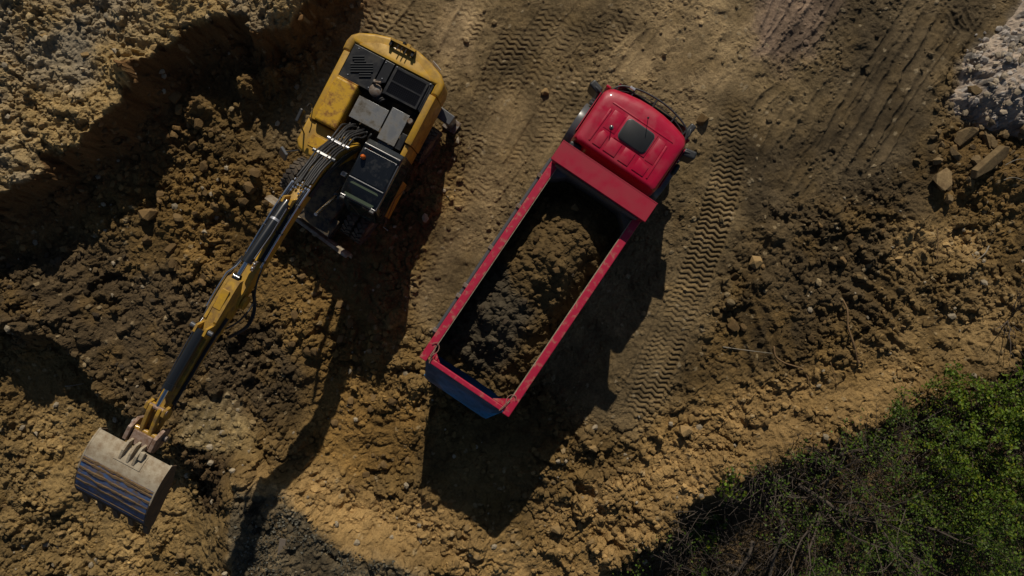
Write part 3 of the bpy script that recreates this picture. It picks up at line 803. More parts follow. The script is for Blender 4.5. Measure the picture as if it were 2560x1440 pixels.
for z, hw, y0, y1, r in LEV:
    rings.append([bm.verts.new((x, y, z)) for x, y in rrect(hw, y0, y1, r, 6, 0.22)])
for a, b in zip(rings[:-1], rings[1:]):
    for k in range(len(a)):
        bm.faces.new((a[k], a[(k+1) % len(a)], b[(k+1) % len(a)], b[k]))
bm.faces.new(rings[0][::-1]); bm.faces.new(rings[-1])
cab = mesh_obj('cab', bm, M['red'], truck, smooth=True, auto=28)
# roof pressings
def plate(name, outline, z0, z1, mat, parent, bevel=0.012):
    return prism(name, outline, 'z', z0, z1, mat, parent, bevel, 2, True)
ZR = 2.947
plate('roof_rib', [(-0.84, 6.52), (-0.80, 6.52), (-0.77, 7.42), (-0.82, 7.42)], ZR-0.03, ZR+0.018, M['red'], cab, 0.008)
plate('roof_rib', [(0.80, 6.52), (0.84, 6.52), (0.82, 7.42), (0.77, 7.42)], ZR-0.03, ZR+0.018, M['red'], cab, 0.008)
plate('roof_rib', [(-0.85, 7.56), (0.88, 7.56), (0.86, 7.595), (-0.83, 7.595)], ZR-0.05, ZR+0.010, M['red'], cab, 0.008)
plate('roof_panel', [(-0.72, 6.96), (-0.40, 6.96), (-0.40, 7.46), (-0.70, 7.46)], ZR-0.03, ZR+0.012, M['red'], cab)
plate('roof_panel', [(0.54, 6.86), (0.77, 6.86), (0.75, 7.48), (0.54, 7.48)], ZR-0.03, ZR+0.012, M['red'], cab)
plate('roof_panel', [(-0.72, 6.50), (-0.50, 6.50), (-0.50, 6.86), (-0.66, 6.90), (-0.72, 6.8)], ZR-0.03, ZR+0.022, M['red'], cab)
plate('roof_panel', [(-0.42, 6.50), (-0.10, 6.50), (-0.10, 6.86), (-0.42, 6.86)], ZR-0.03, ZR+0.022, M['red'], cab)
plate('roof_panel', [(0.0, 6.50), (0.28, 6.50), (0.28, 6.86), (0.0, 6.86)], ZR-0.03, ZR+0.022, M['red'], cab)
plate('roof_panel', [(0.40, 6.50), (0.72, 6.50), (0.72, 6.76), (0.40, 6.84)], ZR-0.03, ZR+0.022, M['red'], cab)
hf = plate('hatch_frame', [(-0.37, 6.89), (0.49, 6.89), (0.49, 7.53), (-0.37, 7.53)], ZR-0.03, ZR+0.02, M['red'], cab, 0.015)
bm = bmesh.new()
rr = []
for cx, cy, a0 in ((0.325, 7.375, 0), (-0.205, 7.375, 90), (-0.205, 7.045, 180), (0.325, 7.045, 270)):
    for k in range(6):
        a = math.radians(a0+90*k/5); rr.append((cx+0.11*math.cos(a), cy+0.11*math.sin(a)))
bm_prism(bm, rr, 'z', ZR, ZR+0.055, 0.012, 2)
hh = mesh_obj('roof_hatch', bm, M["hatchblack"], cab, smooth=True, auto=35)
bm = bmesh.new()
bm_tube(bm, [(x*1.01, y*1.0, ZR+0.028) for x, y in rr] + [(rr[0][0]*1.01, rr[0][1], ZR+0.028)], 0.014, 6)
mesh_obj('hatch_seal', bm, M['midgrey'], hh, smooth=True)
# aerials and air horn
lathe('antenna_base', [(ZR-0.02, 0.055), (ZR+0.03, 0.05), (ZR+0.05, 0.02)], (-0.55, 7.06, 0), M['midgrey'], cab, 'z', 14)
tube('antenna', [(-0.55, 7.06, ZR+0.04), (-0.55, 7.0, ZR+0.2)], 0.012, M['darkgrey'], cab, 6)
lathe('antenna_base', [(ZR-0.08, 0.04), (ZR-0.01, 0.035), (ZR+0.01, 0.015)], (0.05, 7.74, 0), M['darkgrey'], cab, 'z', 12)
tube('antenna', [(0.05, 7.74, ZR), (0.05, 7.66, ZR+0.35)], 0.008, M['darkgrey'], cab, 6)
# windscreen and side windows
prism('windscreen', [(-1.02, 1.72), (1.02, 1.72), (0.98, 2.48), (-0.98, 2.48)], 'y', 8.185, 8.20, M['glassdark'], cab)
for sx in (-1, 1):
    dr = prism('door', [(6.62, 0.75), (7.7, 0.75), (7.72, 2.6), (6.62, 2.6)], 'x', sx*1.222, sx*1.238, M['red'], cab)
    prism('window', [(6.7, 1.75), (7.6, 1.7), (7.6, 2.5), (6.7, 2.5)], 'x', sx*1.24, sx*1.246, M['glassdark'], dr)
    span('handle', (sx*1.24, sx*1.275), (6.72, 6.9), (1.5, 1.54), M['darkgrey'], dr)
    # aerodynamic corner
    span('corner_trim', (sx*1.1, sx*1.235), (8.0, 8.06), (1.3, 2.3), M['red'], cab, 0.02)
    # front wheel arch and steps
    bm = bmesh.new()
    A = []; B = []
    for k in range(13):
        a = math.radians(10 + 160*k/12)
        A.append((7.15+0.66*math.cos(a), 0.62+0.72*math.sin(a))); B.append((7.15+0.60*math.cos(a), 0.62+0.66*math.sin(a)))
    bm_prism(bm, A + B[::-1], 'x', sx*1.05, sx*1.47, 0.015, 2)
    fe = mesh_obj('fender', bm, M['midgrey'], truck, smooth=True, auto=50)
    span('side_skirt', (sx*1.1, sx*1.43), (5.62, 6.45), (0.8, 1.25), M['darkgrey'], truck, 0.05, 3)
    st = span('step', (sx*1.08, sx*1.42), (7.72, 8.12), (1.05, 1.13), M['darkgrey'], truck, 0.02)
    for k in range(4):
        y = 7.77 + k*0.09
        span('tread', (sx*1.12, sx*1.39), (y, y+0.035), (1.13, 1.145), M['midgrey'], st)
# exhaust / air intake behind the cab
span('air_intake', (-1.18, -0.86), (6.1, 6.34), (1.1, 2.7), M['darkgrey'], truck, 0.05, 3)
span('rear_deck', (-0.8, 1.1), (5.75, 6.33), (1.03, 1.3), M['chassis'], truck, 0.02)
tube('lift_cylinder', [(0, 5.75, 0.9), (0, 5.75, 2.6)], [0.13, 0.13], M['cylblack'], truck, 14)
# bumper, grille
span('bumper', (-1.22, 1.22), (7.95, 8.22), (0.35, 0.85), M['midgrey'], truck, 0.06, 3)
for k in range(5):
    span('grille_bar', (-0.85, 0.85), (8.205, 8.235), (0.92+k*0.12, 0.98+k*0.12), M['darkgrey'], truck, 0.01)
for sx in (-1, 1):
    span('headlight', (sx*0.72, sx*1.1), (8.222, 8.25), (0.55, 0.72), M['clamp'], truck, 0.015)
# sun visor tube in front of the roof edge
vp = curve_pts([(-1.06, 7.86, 2.62), (-0.92, 8.1, 2.63), (-0.5, 8.27, 2.63), (0.0, 8.33, 2.63), (0.5, 8.29, 2.63), (0.95, 8.14, 2.63), (1.1, 7.9, 2.62)], 5)
vis = tube('sun_visor', vp, 0.025, M['darkgrey'], truck, 8)
vi = [(p.x*0.97, p.y-0.11, p.z-0.05) for p in vp[3:-3]]
tube('visor_inner_bar', vi, 0.012, M['darkgrey'], vis, 6)
for i in (4, 9, 15, 21, 26):
    p = vp[i]
    tube('visor_bracket', [p, (p.x*0.95, p.y-0.26, p.z-0.02)], 0.022, M['darkgrey'], vis, 6)
span('marker_lamp', (-0.72, -0.58), (8.17, 8.23), (2.65, 2.69), M['clamp'], vis, 0.008)
# mirrors
def mirror(pts, c, size, rot, name='mirror'):
    arm = tube(name, pts, 0.035, M['darkgrey'], truck, 8)
    box('mirror_shell', c, (size[0]*1.12, size[1]*1.2, size[2]*1.1), M['darkgrey'], arm, rot, 0.05, 3)
    return arm
mirror([(-1.1, 7.62, 2.35), (-1.22, 7.75, 2.45), (-1.42, 7.80, 2.42)], (-1.42, 7.82, 2.1), (0.30, 0.16, 0.62), (0, 0, -0.25))
mirror([(1.1, 7.62, 2.35), (1.22, 7.7, 2.45), (1.40, 7.74, 2.42)], (1.40, 7.74, 2.1), (0.30, 0.17, 0.62), (0, 0, 0.2))
mirror([(1.06, 7.86, 2.5), (1.12, 8.05, 2.6), (1.08, 8.2, 2.55)], (1.07, 8.18, 2.45), (0.15, 0.28, 0.24), (0, 0, -0.1), 'front_mirror')
box('wide_mirror', (1.37, 7.34, 1.9), (0.13, 0.30, 0.26), M['darkgrey'], truck, (0, 0, 0.05), 0.06, 3)
span('mirror_arm', (1.23, 1.32), (7.3, 7.38), (1.86, 1.92), M['darkgrey'], truck)
span('mirror_cover', (-1.2, -1.1), (7.42, 7.62), (2.3, 2.5), M['darkgrey'], truck, 0.02)

# soil load in the bed ------------------------------------------------
def build_load():
    xs = np.linspace(-1.125, 1.125, 90); ys = np.linspace(0.16, 5.52, 210)
    X, Y = np.meshgrid(xs, ys, indexing='ij')
    h = 2.02 + 0*X
    for cx, cy, hh, rx, ry in ((0.1, 4.5, 0.82, 0.85, 0.8), (-0.1, 3.2, 0.62, 0.95, 1.0), (-0.2, 1.7, 0.55, 0.9, 0.9), (0.75, 2.7, 0.28, 0.35, 0.8), (0.7, 1.4, 0.22, 0.4, 0.7), (0.45, 3.3, 0.3, 0.4, 0.6), (0.2, 3.6, 0.3, 0.5, 0.5)):
        h = h + hh*np.exp(-(((X-cx)/rx)**2 + ((Y-cy)/ry)**2))
    h = h + 0.12*fbm(X, Y, 1.6, 4, 5)
    w = 0.05*fbm(X, Y, 5, 2, 9)
    c1, r1 = clods(X+w, Y+w, 0.42, 1, 0.5); c2, r2 = clods(X+w, Y-w, 0.22, 3, 0.8); c3, r3 = clods(X+w*.4, Y, 0.11, 5, 0.8)
    h = h + 0.6*c1 + 0.9*c2 + 0.9*c3 + 0.08*fbm(X, Y, 5, 4, 2, 0.6)
    br = np.array((0.105, 0.069, 0.028)); dk = np.array((0.062, 0.05, 0.032))
    m = sstep(0.15, -0.25, (Y-2.75) + 0.55*fbm(X, Y, 1.2, 3, 18) + 0.8*np.maximum(X-0.35, 0)*0 )
    m = m*sstep(0.75, 0.25, X + 0.2*fbm(X, Y, 1.5, 3, 19))*sstep(0.3, 0.7, Y+0.2*fbm(X, Y, 1.5, 3, 20))
    col = br*(1-m[..., None]) + dk*m[..., None]
    col = col*(1+0.35*fbm(X, Y, 2.5, 4, 22)[..., None])*(1+0.6*((r2-.5)*(c2 > .02))[..., None])
    n, k = X.shape
    ii = np.arange(n*k).reshape(n, k)
    q = np.stack([ii[:-1, :-1], ii[1:, :-1], ii[1:, 1:], ii[:-1, 1:]], -1).reshape(-1, 4)
    v = np.stack([X, Y, h], -1).reshape(-1, 3)
    # skirt down to the bed floor so that the heap is solid
    rim = np.concatenate([ii[:, 0], ii[-1, 1:], ii[::-1, -1][1:], ii[0, ::-1][1:-1]])
    low = v[rim].copy(); low[:, 2] = 1.262
    base = len(v)
    v2 = np.concatenate([v, low]); c2_ = np.concatenate([col.reshape(-1, 3), col.reshape(-1, 3)[rim]])
    nr = len(rim); a = np.arange(nr); b = (a+1) % nr
    sk = np.stack([rim[a], base+a, base+b, rim[b]], -1)
    o = np_mesh('soil_load', v2, np.concatenate([q, sk]), M['crumb'], colors=np.clip(c2_, .01, .6))
    o.location = truck.location; o.rotation_euler = truck.rotation_euler
    tag(o, 'heap of dark and brown excavated soil filling the red truck bed', 'soil', None, 'stuff')
    return X, Y, h, col
LOADX, LOADY, LOADH, LOADC = build_load()

# ------------------------------------------------------------------ yellow wheeled excavator
EXC_HEAD = 242.5
exc = empty('wheel_excavator', (-3.82, 3.81, 0.0), math.radians(EXC_HEAD-90))
tag(exc, 'yellow wheeled excavator with raised boom reaching over the churned ground', 'excavator')
# undercarriage, turned a little against the upper body
UR = Matrix.Rotation(math.radians(-9), 4, 'Z')
def ubox(name, x, y, z, mat, parent=exc, bevel=0.0):
    c = UR @ Vector(((x[0]+x[1])/2, (y[0]+y[1])/2, (z[0]+z[1])/2))
    return box(name, c, (abs(x[1]-x[0]), abs(y[1]-y[0]), abs(z[1]-z[0])), mat, parent, UR.to_3x3().to_4x4(), bevel)
ubox('undercarriage', (-0.45, 0.45), (-1.55, 2.3), (0.55, 1.0), M['chassis'], exc, 0.04)
lathe('slew_ring', [(0.98, 0.62), (1.18, 0.62)], (0, 0, 0), M['chassis'], exc, 'z', 32)
ty_e = tyre_mesh('excavator_tyre', 0.50, 0.28, 20, 0.035); rm_e = rim_mesh('excavator_rim', 0.50, 0.28)
for y in (1.80, -0.95):
    ubox('axle', (-1.2, 1.2), (y-0.1, y+0.1), (0.4, 0.62), M['chassis'])
    for x in (-1.18, -0.84, 0.84, 1.18):
        add_wheel(exc, UR @ Vector((x, y, 0.49)), ty_e, rm_e, math.radians(-9) + (0 if x > 0 else math.pi))
# dozer blade
bm = bmesh.new()
prof = [(2.72, 0.72), (2.66, 0.55), (2.64, 0.38), (2.68, 0.2), (2.76, 0.05), (2.79, 0.05), (2.74, 0.2), (2.70, 0.38), (2.72, 0.55), (2.80, 0.74)]
bm_prism(bm, prof, 'x', -1.28, 1.42)
for v in bm.verts: v.co = UR @ v.co
bl = mesh_obj('dozer_blade', bm, M['bladegrey'], exc)
for x in (-0.5, 0.5):
    b = ubox('blade_arm', (x-0.08, x+0.08), (1.2, 2.68), (0.35, 0.5), M['chassis'], bl)
ubox('blade_deck', (-0.62, 0.62), (2.1, 2.62), (0.86, 0.92), M['chassis'], exc, 0.02)  # black paint stands in for the cab's shadow on this deck
# rear outriggers
for sx in (-1, 1):
    a = ubox('outrigger', (sx*0.4, sx*1.30), (-1.98, -1.68), (0.62, 0.80), M['midgrey'], exc, 0.02)
    ubox('outrigger_leg', (sx*1.24, sx*1.40), (-1.98, -1.70), (0.16, 0.82), M['midgrey'], a, 0.02)
    ubox('outrigger_pad', (sx*1.12, sx*1.52), (-2.02, -1.66), (0.06, 0.14), M['steel'], a, 0.01)
ubox('step_box', (-1.25, -0.5), (0.1, 0.95), (0.6, 0.95), M['chassis'], exc, 0.03)
ubox('step_box', (0.5, 1.25), (0.1, 0.95), (0.6, 0.95), M['chassis'], exc, 0.03)
# upper platform
span('platform', (-1.22, 1.22), (-2.1, 0.55), (1.16, 1.32), M['chassis'], exc, 0.02)
# counterweight
CW = [(1.12, -1.72), (1.34, -1.72), (1.35, -1.95), (1.30, -2.13), (1.15, -2.27), (0.8, -2.42), (0.4, -2.53), (0.0, -2.57), (-0.4, -2.53), (-0.8, -2.42), (-1.15, -2.27), (-1.30, -2.13), (-1.35, -1.95), (-1.34, -1.72),
      (-1.12, -1.72), (-1.12, -1.98), (1.12, -1.98)]
cw = prism('counterweight', CW, 'z', 1.15, 2.20, M['yellow'], exc, 0.09, 4, True)
INN = [(1.0, -1.99), (0.9, -2.09), (0.55, -2.26), (0.0, -2.34), (-0.55, -2.26), (-0.9, -2.09), (-1.0, -1.99)]
prism('top_cover', INN, 'z', 2.17, 2.235, M['yellow'], cw, 0.012, 2, True)
# rear camera bracket and lamp cluster on the counterweight
cb = span('camera_bracket', (-0.34, 0.30), (-2.50, -2.46), (2.2, 2.30), M['yellow'], cw)
for x in (-0.32, 0.28):
    span('bracket_post', (x-0.03, x+0.03), (-2.46, -2.3), (2.2, 2.36), M['black'], cb)
for k in range(3):
    x = -0.14 + k*0.11
    span('bracket_bar', (x-0.01, x+0.01), (-2.42, -2.27), (2.36, 2.38), M['black'], cb)
span('bracket_frame', (-0.36, 0.32), (-2.46, -2.42), (2.362, 2.40), M['yellow'], cb)
lathe('rear_camera', [(2.2, 0.05), (2.34, 0.05), (2.38, 0.03)], (-0.02, -2.5, 0), M['cylblack'], cb, 'z', 12)
span('camera_lug', (-0.2, -0.1), (-2.54, -2.45), (2.3, 2.36), M['yellow'], cb, 0.01)
# white sticker with lettering on the rear corner
st = box('sticker', (-0.93, -2.36, 2.085), (0.30, 0.008, 0.10), M['white'], cw, Matrix.Rotation(math.radians(-22), 4, 'Z') @ Matrix.Rotation(math.radians(38), 4, 'X'), 0.0)
st.location = (0, -0.045, 0.03)
for k in range(3):
    box('letter', (-0.93-0.06+k*0.06, -2.365+0.024*(k-1)*-1, 2.086), (0.03, 0.012, 0.05), M['ink'], st, Matrix.Rotation(math.radians(-22), 4, 'Z') @ Matrix.Rotation(math.radians(38), 4, 'X'))
# side bodywork
def side_panel(name, sx, y0, y1, zt=2.20, x_in=1.12, x_out=1.33):
    r = 0.10
    out = [(x_in, 1.2), (x_out+0.02, 1.2), (x_out+0.01, 1.7), (x_out-0.02, zt-r), (x_out-0.05, zt-0.03), (x_out-0.11, zt), (x_in, zt)]
    return prism(name, [(sx*u, v) for u, v in out], 'y', y0, y1, M['yellow'], exc, 0.012, 2, True)
side_panel('side_panel', 1, -1.71, 0.17)
side_panel('side_panel', -1, -1.71, -0.36)
side_panel('side_panel', -1, -0.34, 0.10, 2.12, 1.14, 1.31)
# right hand tank cover
tk = span('tank_cover', (0.50, 1.11), (-1.04, 0.17), (1.32, 2.36), M['yellow_worn'], exc, 0.06, 3)
span('tank_edge', (0.52, 1.09), (-1.075, -1.042), (2.1, 2.30), M['yellow_worn'], tk, 0.01)
fb = prism('front_box', [(0.50, 0.19), (1.33, 0.19), (1.33, 0.80), (1.22, 0.96), (1.0, 1.03), (0.50, 1.03)], 'z', 1.2, 2.12, M['yellow'], exc, 0.07, 3, True)
span('grip_mat', (0.62, 1.02), (0.50, 0.80), (2.121, 2.14), M['yellow_worn'], fb, 0.005)
# black engine covers
ec = prism('engine_cover', [(0.26, -1.96), (1.10, -1.96), (1.10, -1.08), (0.26, -1.08)], 'z', 1.32, 2.22, M['black'], exc, 0.012)
for k, (off, ln) in enumerate(((0.06, 0.30), (0.06, 0.30), (0.02, 0.30), (-0.02, 0.56), (-0.02, 0.56), (-0.02, 0.56), (-0.02, 0.56), (-0.10, 0.30), (-0.10, 0.30))):
    t = (k-4)*0.062
    cx, cy = 0.70 + 0.887*off - 0.4617*t*-1*-1, -1.52 + 0.4617*off + 0.887*t
    box('louvre', (cx, cy, 2.235), (ln, 0.036, 0.03), M['cylblack'], ec, Matrix.Rotation(0.48, 4, 'Z') @ Matrix.Rotation(0.5, 4, 'X'), 0.006)
prism('engine_cover', [(-0.02, -1.96), (0.235, -1.96), (0.235, -1.28), (-0.02, -1.45)], 'z', 1.32, 2.21, M['black'], exc, 0.012)
gf = prism('cooler_frame', [(-1.06, -1.96), (-0.05, -1.96), (-0.05, -1.18), (-1.06, -1.22)], 'z', 1.32, 2.20, M['black'], exc, 0.012)
bm = bmesh.new()
for k in range(17):
    x = -0.14 - k*0.05
    bm_box(bm, (x, -1.56, 2.225), (0.014, 0.62, 0.02))
for k in range(13):
    y = -1.86 + k*0.05
    bm_box(bm, (-0.54, y, 2.228), (0.82, 0.014, 0.02))
tag(mesh_obj('grille', bm, M['pipedark'], gf), kind='stuff')
span('grille_bar', (-0.95, -0.14), (-1.58, -1.54), (2.236, 2.25), M['black'], gf)
for x0, x1, y0, y1 in ((-1.0, -0.95, -1.9, -1.2), (-0.14, -0.09, -1.9, -1.2), (-0.95, -0.14, -1.92, -1.88), (-0.95, -0.14, -1.25, -1.2)):
    span('grille_frame', (x0, x1), (y0, y1), (2.2, 2.25), M['black'], gf)
span('engine_cover', (-1.11, -1.065), (-1.95, -1.2), (1.32, 2.19), M['black'], exc)
for x, y in ((0.2, -1.9), (0.1, -1.5), (0.95, -1.9), (0.3, -1.15), (0.9, -1.2), (-1.02, -1.93), (-0.1, -1.93)):
    lathe('bolt', [(2.2, 0.018), (2.235, 0.014)], (x, y, 0), M['clamp'], exc, 'z', 8)
# machinery bay with pre-cleaner, pipes and tread plates
span('bay_floor', (-1.11, 0.48), (-1.2, 0.2), (1.32, 1.75), M['chassis'], exc)
lathe('pre_cleaner', [(1.76, 0.10), (2.10, 0.10), (2.12, 0.16), (2.22, 0.16), (2.26, 0.11), (2.27, 0.02)], (0.12, -1.17, 0), M['steel'], exc, 'z', 20)
tube('exhaust_pipe', curve_pts([(0.22, -1.4, 1.8), (0.24, -1.38, 2.2), (0.2, -1.33, 2.3), (0.05, -1.38, 2.32)], 4), 0.035, M['steel'], exc, 10)
for k in range(4):
    tube('coolant_hose', curve_pts([(-0.02-k*0.07, -1.2, 1.8), (0.03-k*0.07, -1.1, 2.12), (0.1-k*0.06, -0.98, 2.1), (0.1-k*0.05, -0.88, 1.85)], 4), 0.028, M['hose'], exc, 8)
p1 = span('tread_plate', (-0.41, 0.42), (-0.88, -0.30), (2.15, 2.18), M['checker'], exc, 0.004)
p2 = span('tread_plate', (-0.93, -0.455), (-1.0, -0.14), (2.17, 2.20), M['checker'], exc, 0.004)
for pl, x0, x1, y0, y1, z in ((p1, -0.41, 0.42, -0.88, -0.30, 2.18), (p2, -0.93, -0.455, -1.0, -0.14, 2.20)):
    bm = bmesh.new()
    i = 0
    y = y0+0.02
    while y < y1-0.01:
        x = x0+0.02 + (0.02 if i % 2 else 0)
        while x < x1-0.02:
            bm_box(bm, (x, y, z+0.001), (0.022, 0.007, 0.006), (0, 0, 0.6 if i % 2 else -0.6))
            x += 0.042
        y += 0.034; i += 1
    tag(mesh_obj('tread_bars', bm, M['checker'], pl), kind='stuff')
span('battery_lid', (-1.1, -0.95), (-0.55, -0.12), (1.75, 2.16), M['black'], exc, 0.01)
span('valve_lid', (-0.92, -0.5), (-0.13, 0.0), (1.75, 2.12), M['cabblack'], exc, 0.01)
lathe('filler_cap', [(2.18, 0.075), (2.24, 0.075), (2.26, 0.06)], (-1.0, -0.88, 0), M['steel'], exc, 'z', 16)
for k in range(6):
    tube('hydraulic_hose', curve_pts([(0.35-k*0.12, -0.32, 1.8), (0.34-k*0.12, -0.18, 2.06), (0.32-k*0.11, -0.02, 2.0), (0.30-k*0.1, 0.1, 1.75)], 4), 0.035, M['hose'], exc, 8)
# mirrors, rails
pm = tube('mirror', curve_pts([(1.22, 0.60, 2.1), (1.27, 0.45, 2.55), (1.27, 0.38, 2.8)], 4), 0.02, M['darkgrey'], exc, 6)
box('mirror_head', (1.27, 0.30, 2.78), (0.08, 0.34, 0.24), M['darkgrey'], pm, (0, 0, 0.05), 0.025)
pm = tube('mirror', curve_pts([(1.2, 1.0, 1.9), (1.4, 1.15, 1.95), (1.52, 1.22, 1.9)], 4), 0.018, M['darkgrey'], exc, 6)
box('mirror_head', (1.56, 1.27, 1.8), (0.26, 0.08, 0.36), M['midgrey'], pm, (0.5, 0, -0.5), 0.02)
tube('hand_rail', curve_pts([(1.32, -0.1, 2.2), (1.33, -0.1, 2.45), (1.33, 0.0, 2.5)], 3), 0.014, M['black'], exc, 6)
# cab ------------------------------------------------------------------
CX0, CX1 = -1.46, -0.48
CAB = [(0.02, 1.22), (0.0, 2.7), (0.03, 2.98), (0.14, 3.07), (1.02, 3.09), (1.40, 3.06), (1.50, 2.98), (1.62, 2.4), (1.74, 1.85), (1.72, 1.22)]
ecab = prism('cab', CAB, 'x', CX0, CX1, M['cabblack'], exc, 0.045, 3, True)
span('roof_panel', (CX0+0.05, CX1-0.05), (0.27, 1.0), (3.07, 3.105), M['cabblack'], ecab, 0.015)
tube('roof_rib', [(CX0+0.03, 0.20, 3.07), (CX1-0.03, 0.20, 3.07)], 0.075, M['cabblack'], ecab, 12)
tube('roof_rib', [(CX0+0.04, 1.04, 3.09), (CX1-0.04, 1.04, 3.09)], 0.022, M['midgrey'], ecab, 8)
tube('roof_edge', [(CX0+0.015, 0.3, 3.085), (CX0+0.015, 1.5, 3.03)], 0.016, M['midgrey'], ecab, 8)
hp = []
for cx, cy, a0 in ((CX1-0.19, 1.40, 0), (CX0+0.19, 1.40, 90), (CX0+0.19, 1.20, 180), (CX1-0.19, 1.20, 270)):
    for k in range(5):
        a = math.radians(a0+90*k/4); hp.append((cx+0.09*math.cos(a), cy+0.09*math.sin(a)))
bm = bmesh.new(); bm_prism(bm, hp, 'z', 3.055, 3.085, 0.006, 1)
for v in bm.verts: v.co.z -= (v.co.y-1.1)*0.10
mesh_obj('roof_window', bm, M['hatchglass'], ecab)
tube('roof_front_edge', [(CX0+0.04, 1.495, 3.02), (CX1-0.04, 1.495, 3.02)], 0.018, M['pipe'], ecab, 8)
ws = prism('windscreen', [(1.53, 2.9), (1.76, 1.9), (1.775, 1.9), (1.545, 2.9)], 'x', CX0+0.08, CX1-0.08, M['glassdark'], ecab)
tube('wiper', [(-0.9, 1.75, 2.0), (-0.7, 1.60, 2.7)], 0.012, M['darkgrey'], ws, 6)
for x in (CX0-0.004, CX1+0.004):
    prism('side_window', [(0.15, 1.95), (1.55, 1.95), (1.42, 2.88), (0.2, 2.88)], 'x', x-0.004, x+0.004, M['glassdark'], ecab)
dr = prism('door', [(0.5, 1.25), (1.5, 1.25), (1.5, 1.9), (0.5, 1.9)], 'x', CX0-0.012, CX0-0.003, M['yellow'], ecab)
tube('grab_rail', [(CX0-0.05, 0.55, 1.3), (CX0-0.06, 1.0, 2.0), (CX0-0.05, 1.75, 1.62)], 0.010, M['orange'], exc, 6)
tube('lamp_stay', [(CX0-0.05, 1.75, 1.62), (CX0-0.2, 1.78, 1.62)], 0.014, M['pipe'], exc, 6)
bc = lathe('beacon', [(3.08, 0.06), (3.12, 0.06)], (-0.62, 0.50, 0), M['darkgrey'], ecab, 'z', 16)
lathe('lens', [(3.12, 0.062), (3.20, 0.06), (3.25, 0.045), (3.27, 0.015)], (-0.62, 0.50, 0), M['amber'], bc, 'z', 16)
for x in (CX0+0.1, CX1-0.1):
    box('work_lamp', (x, 1.56, 2.98), (0.13, 0.09, 0.1), M['darkgrey'], ecab, (0.3, 0, 0), 0.02)
for x in (CX0+0.08, CX1-0.08):
    lathe('bolt', [(3.05, 0.02), (3.11, 0.016)], (x, 0.3, 0), M['clamp'], ecab, 'z', 8)
# boom ------------------------------------------------------------------
for x in (-0.34, 0.34):
    prism('boom_bracket', [(0.0, 1.3), (0.75, 1.3), (0.62, 2.1), (0.3, 2.15), (0.1, 1.9)], 'x', x-0.035, x+0.035, M['yellow'], exc, 0.01)
BC = [(0.34, 1.80, 0.40), (0.58, 2.46, 0.44), (0.86, 3.02, 0.48), (1.28, 3.44, 0.50), (1.8, 3.72, 0.50), (2.4, 3.94, 0.48), (3.0, 4.08, 0.46), (3.7, 4.21, 0.42), (4.6, 4.36, 0.36)]
bc_s = curve_pts([(c[2], c[0], c[1]) for c in BC], 4)     # (depth, y, z)
def boom_pts(off):
    out = []
    for i, p in enumerate(bc_s):
        a = bc_s[max(i-1, 0)]; b = bc_s[min(i+1, len(bc_s)-1)]
        ty, tz = b.y-a.y, b.z-a.z; l = math.hypot(ty, tz)
        ny, nz = -tz/l, ty/l
        out.append((p.y + ny*off(p.x), p.z + nz*off(p.x)))
    return out
top = boom_pts(lambda d: d/2); bot = boom_pts(lambda d: -d/2)
nose = [(4.74, 4.48), (4.8, 4.36), (4.74, 4.24)]
boom = prism('boom', top + nose + bot[::-1], 'x', -0.175, 0.175, M['yellow'], exc, 0.015, 2)
def topz(y):
    ys = [t[0] for t in top]; zs = [t[1] for t in top]
    return float(np.interp(y, ys, zs))
for x in (-0.24, 0.24):
    lathe('pin_boss', [(-0.03, 0.16), (0.03, 0.16)], (x, 4.6, 4.36), M['yellow'], boom, 'x', 18)
# hose bundles and pipes on the boom
HZ = {0.47: topz(0.47)+0.26, 0.90: topz(0.90)+0.13}
for k, x in enumerate((-0.21, -0.14, -0.07, 0.0, 0.07, 0.14, 0.21, -0.1, 0.11)):
    x2 = x*0.9; j = lambda v: random.uniform(-v, v)
    lay = 0.05 if k > 6 else 0.0
    ye = 1.62+0.09*(k % 3)
    pts = [(x*1.3+j(0.07), -0.12-0.06*(k % 3), 1.95), (x*1.2+j(0.04), 0.02+j(0.05), 2.55+j(0.1)), (x+j(0.02), 0.2+j(0.03), 2.88+j(0.05)), (x, 0.47, HZ[0.47]+lay), (x+j(0.025), 0.68, topz(0.68)+0.17+j(0.03)+lay), (x, 0.90, HZ[0.90]+lay),
           (x2+j(0.03), 1.25, topz(1.25)+0.08+abs(j(0.05))), (x2, ye, topz(ye)+0.06)]
    tube('hydraulic_hose', curve_pts(pts, 5), 0.027+j(0.004), M['hose'], boom, 8)
    if k < 7:
        for dy in (0.05, 0.13):
            yy = ye+dy
            tube('pipe_nut', [(x2, yy, topz(yy)+0.058), (x2, yy+0.045, topz(yy+0.045)+0.057)], 0.026, M['chrome'], boom, 8)
for y, m in ((0.47, 'clamp'), (0.90, 'midgrey')):
    z = HZ[y]+0.045
    tl = math.atan2(topz(y+0.1)-topz(y-0.1), 0.2)*0.6
    cl = box('hose_clamp', (0, y, z), (0.36, 0.075, 0.04), M[m], boom, (tl, 0, 0), 0.01)
    for x in (-0.245, 0.245):
        lathe('clamp_end', [(-0.04, 0.045), (0.04, 0.045)], (x, y, z-0.02), M['clamp' if m == 'clamp' else 'midgrey'], cl, 'x', 10)
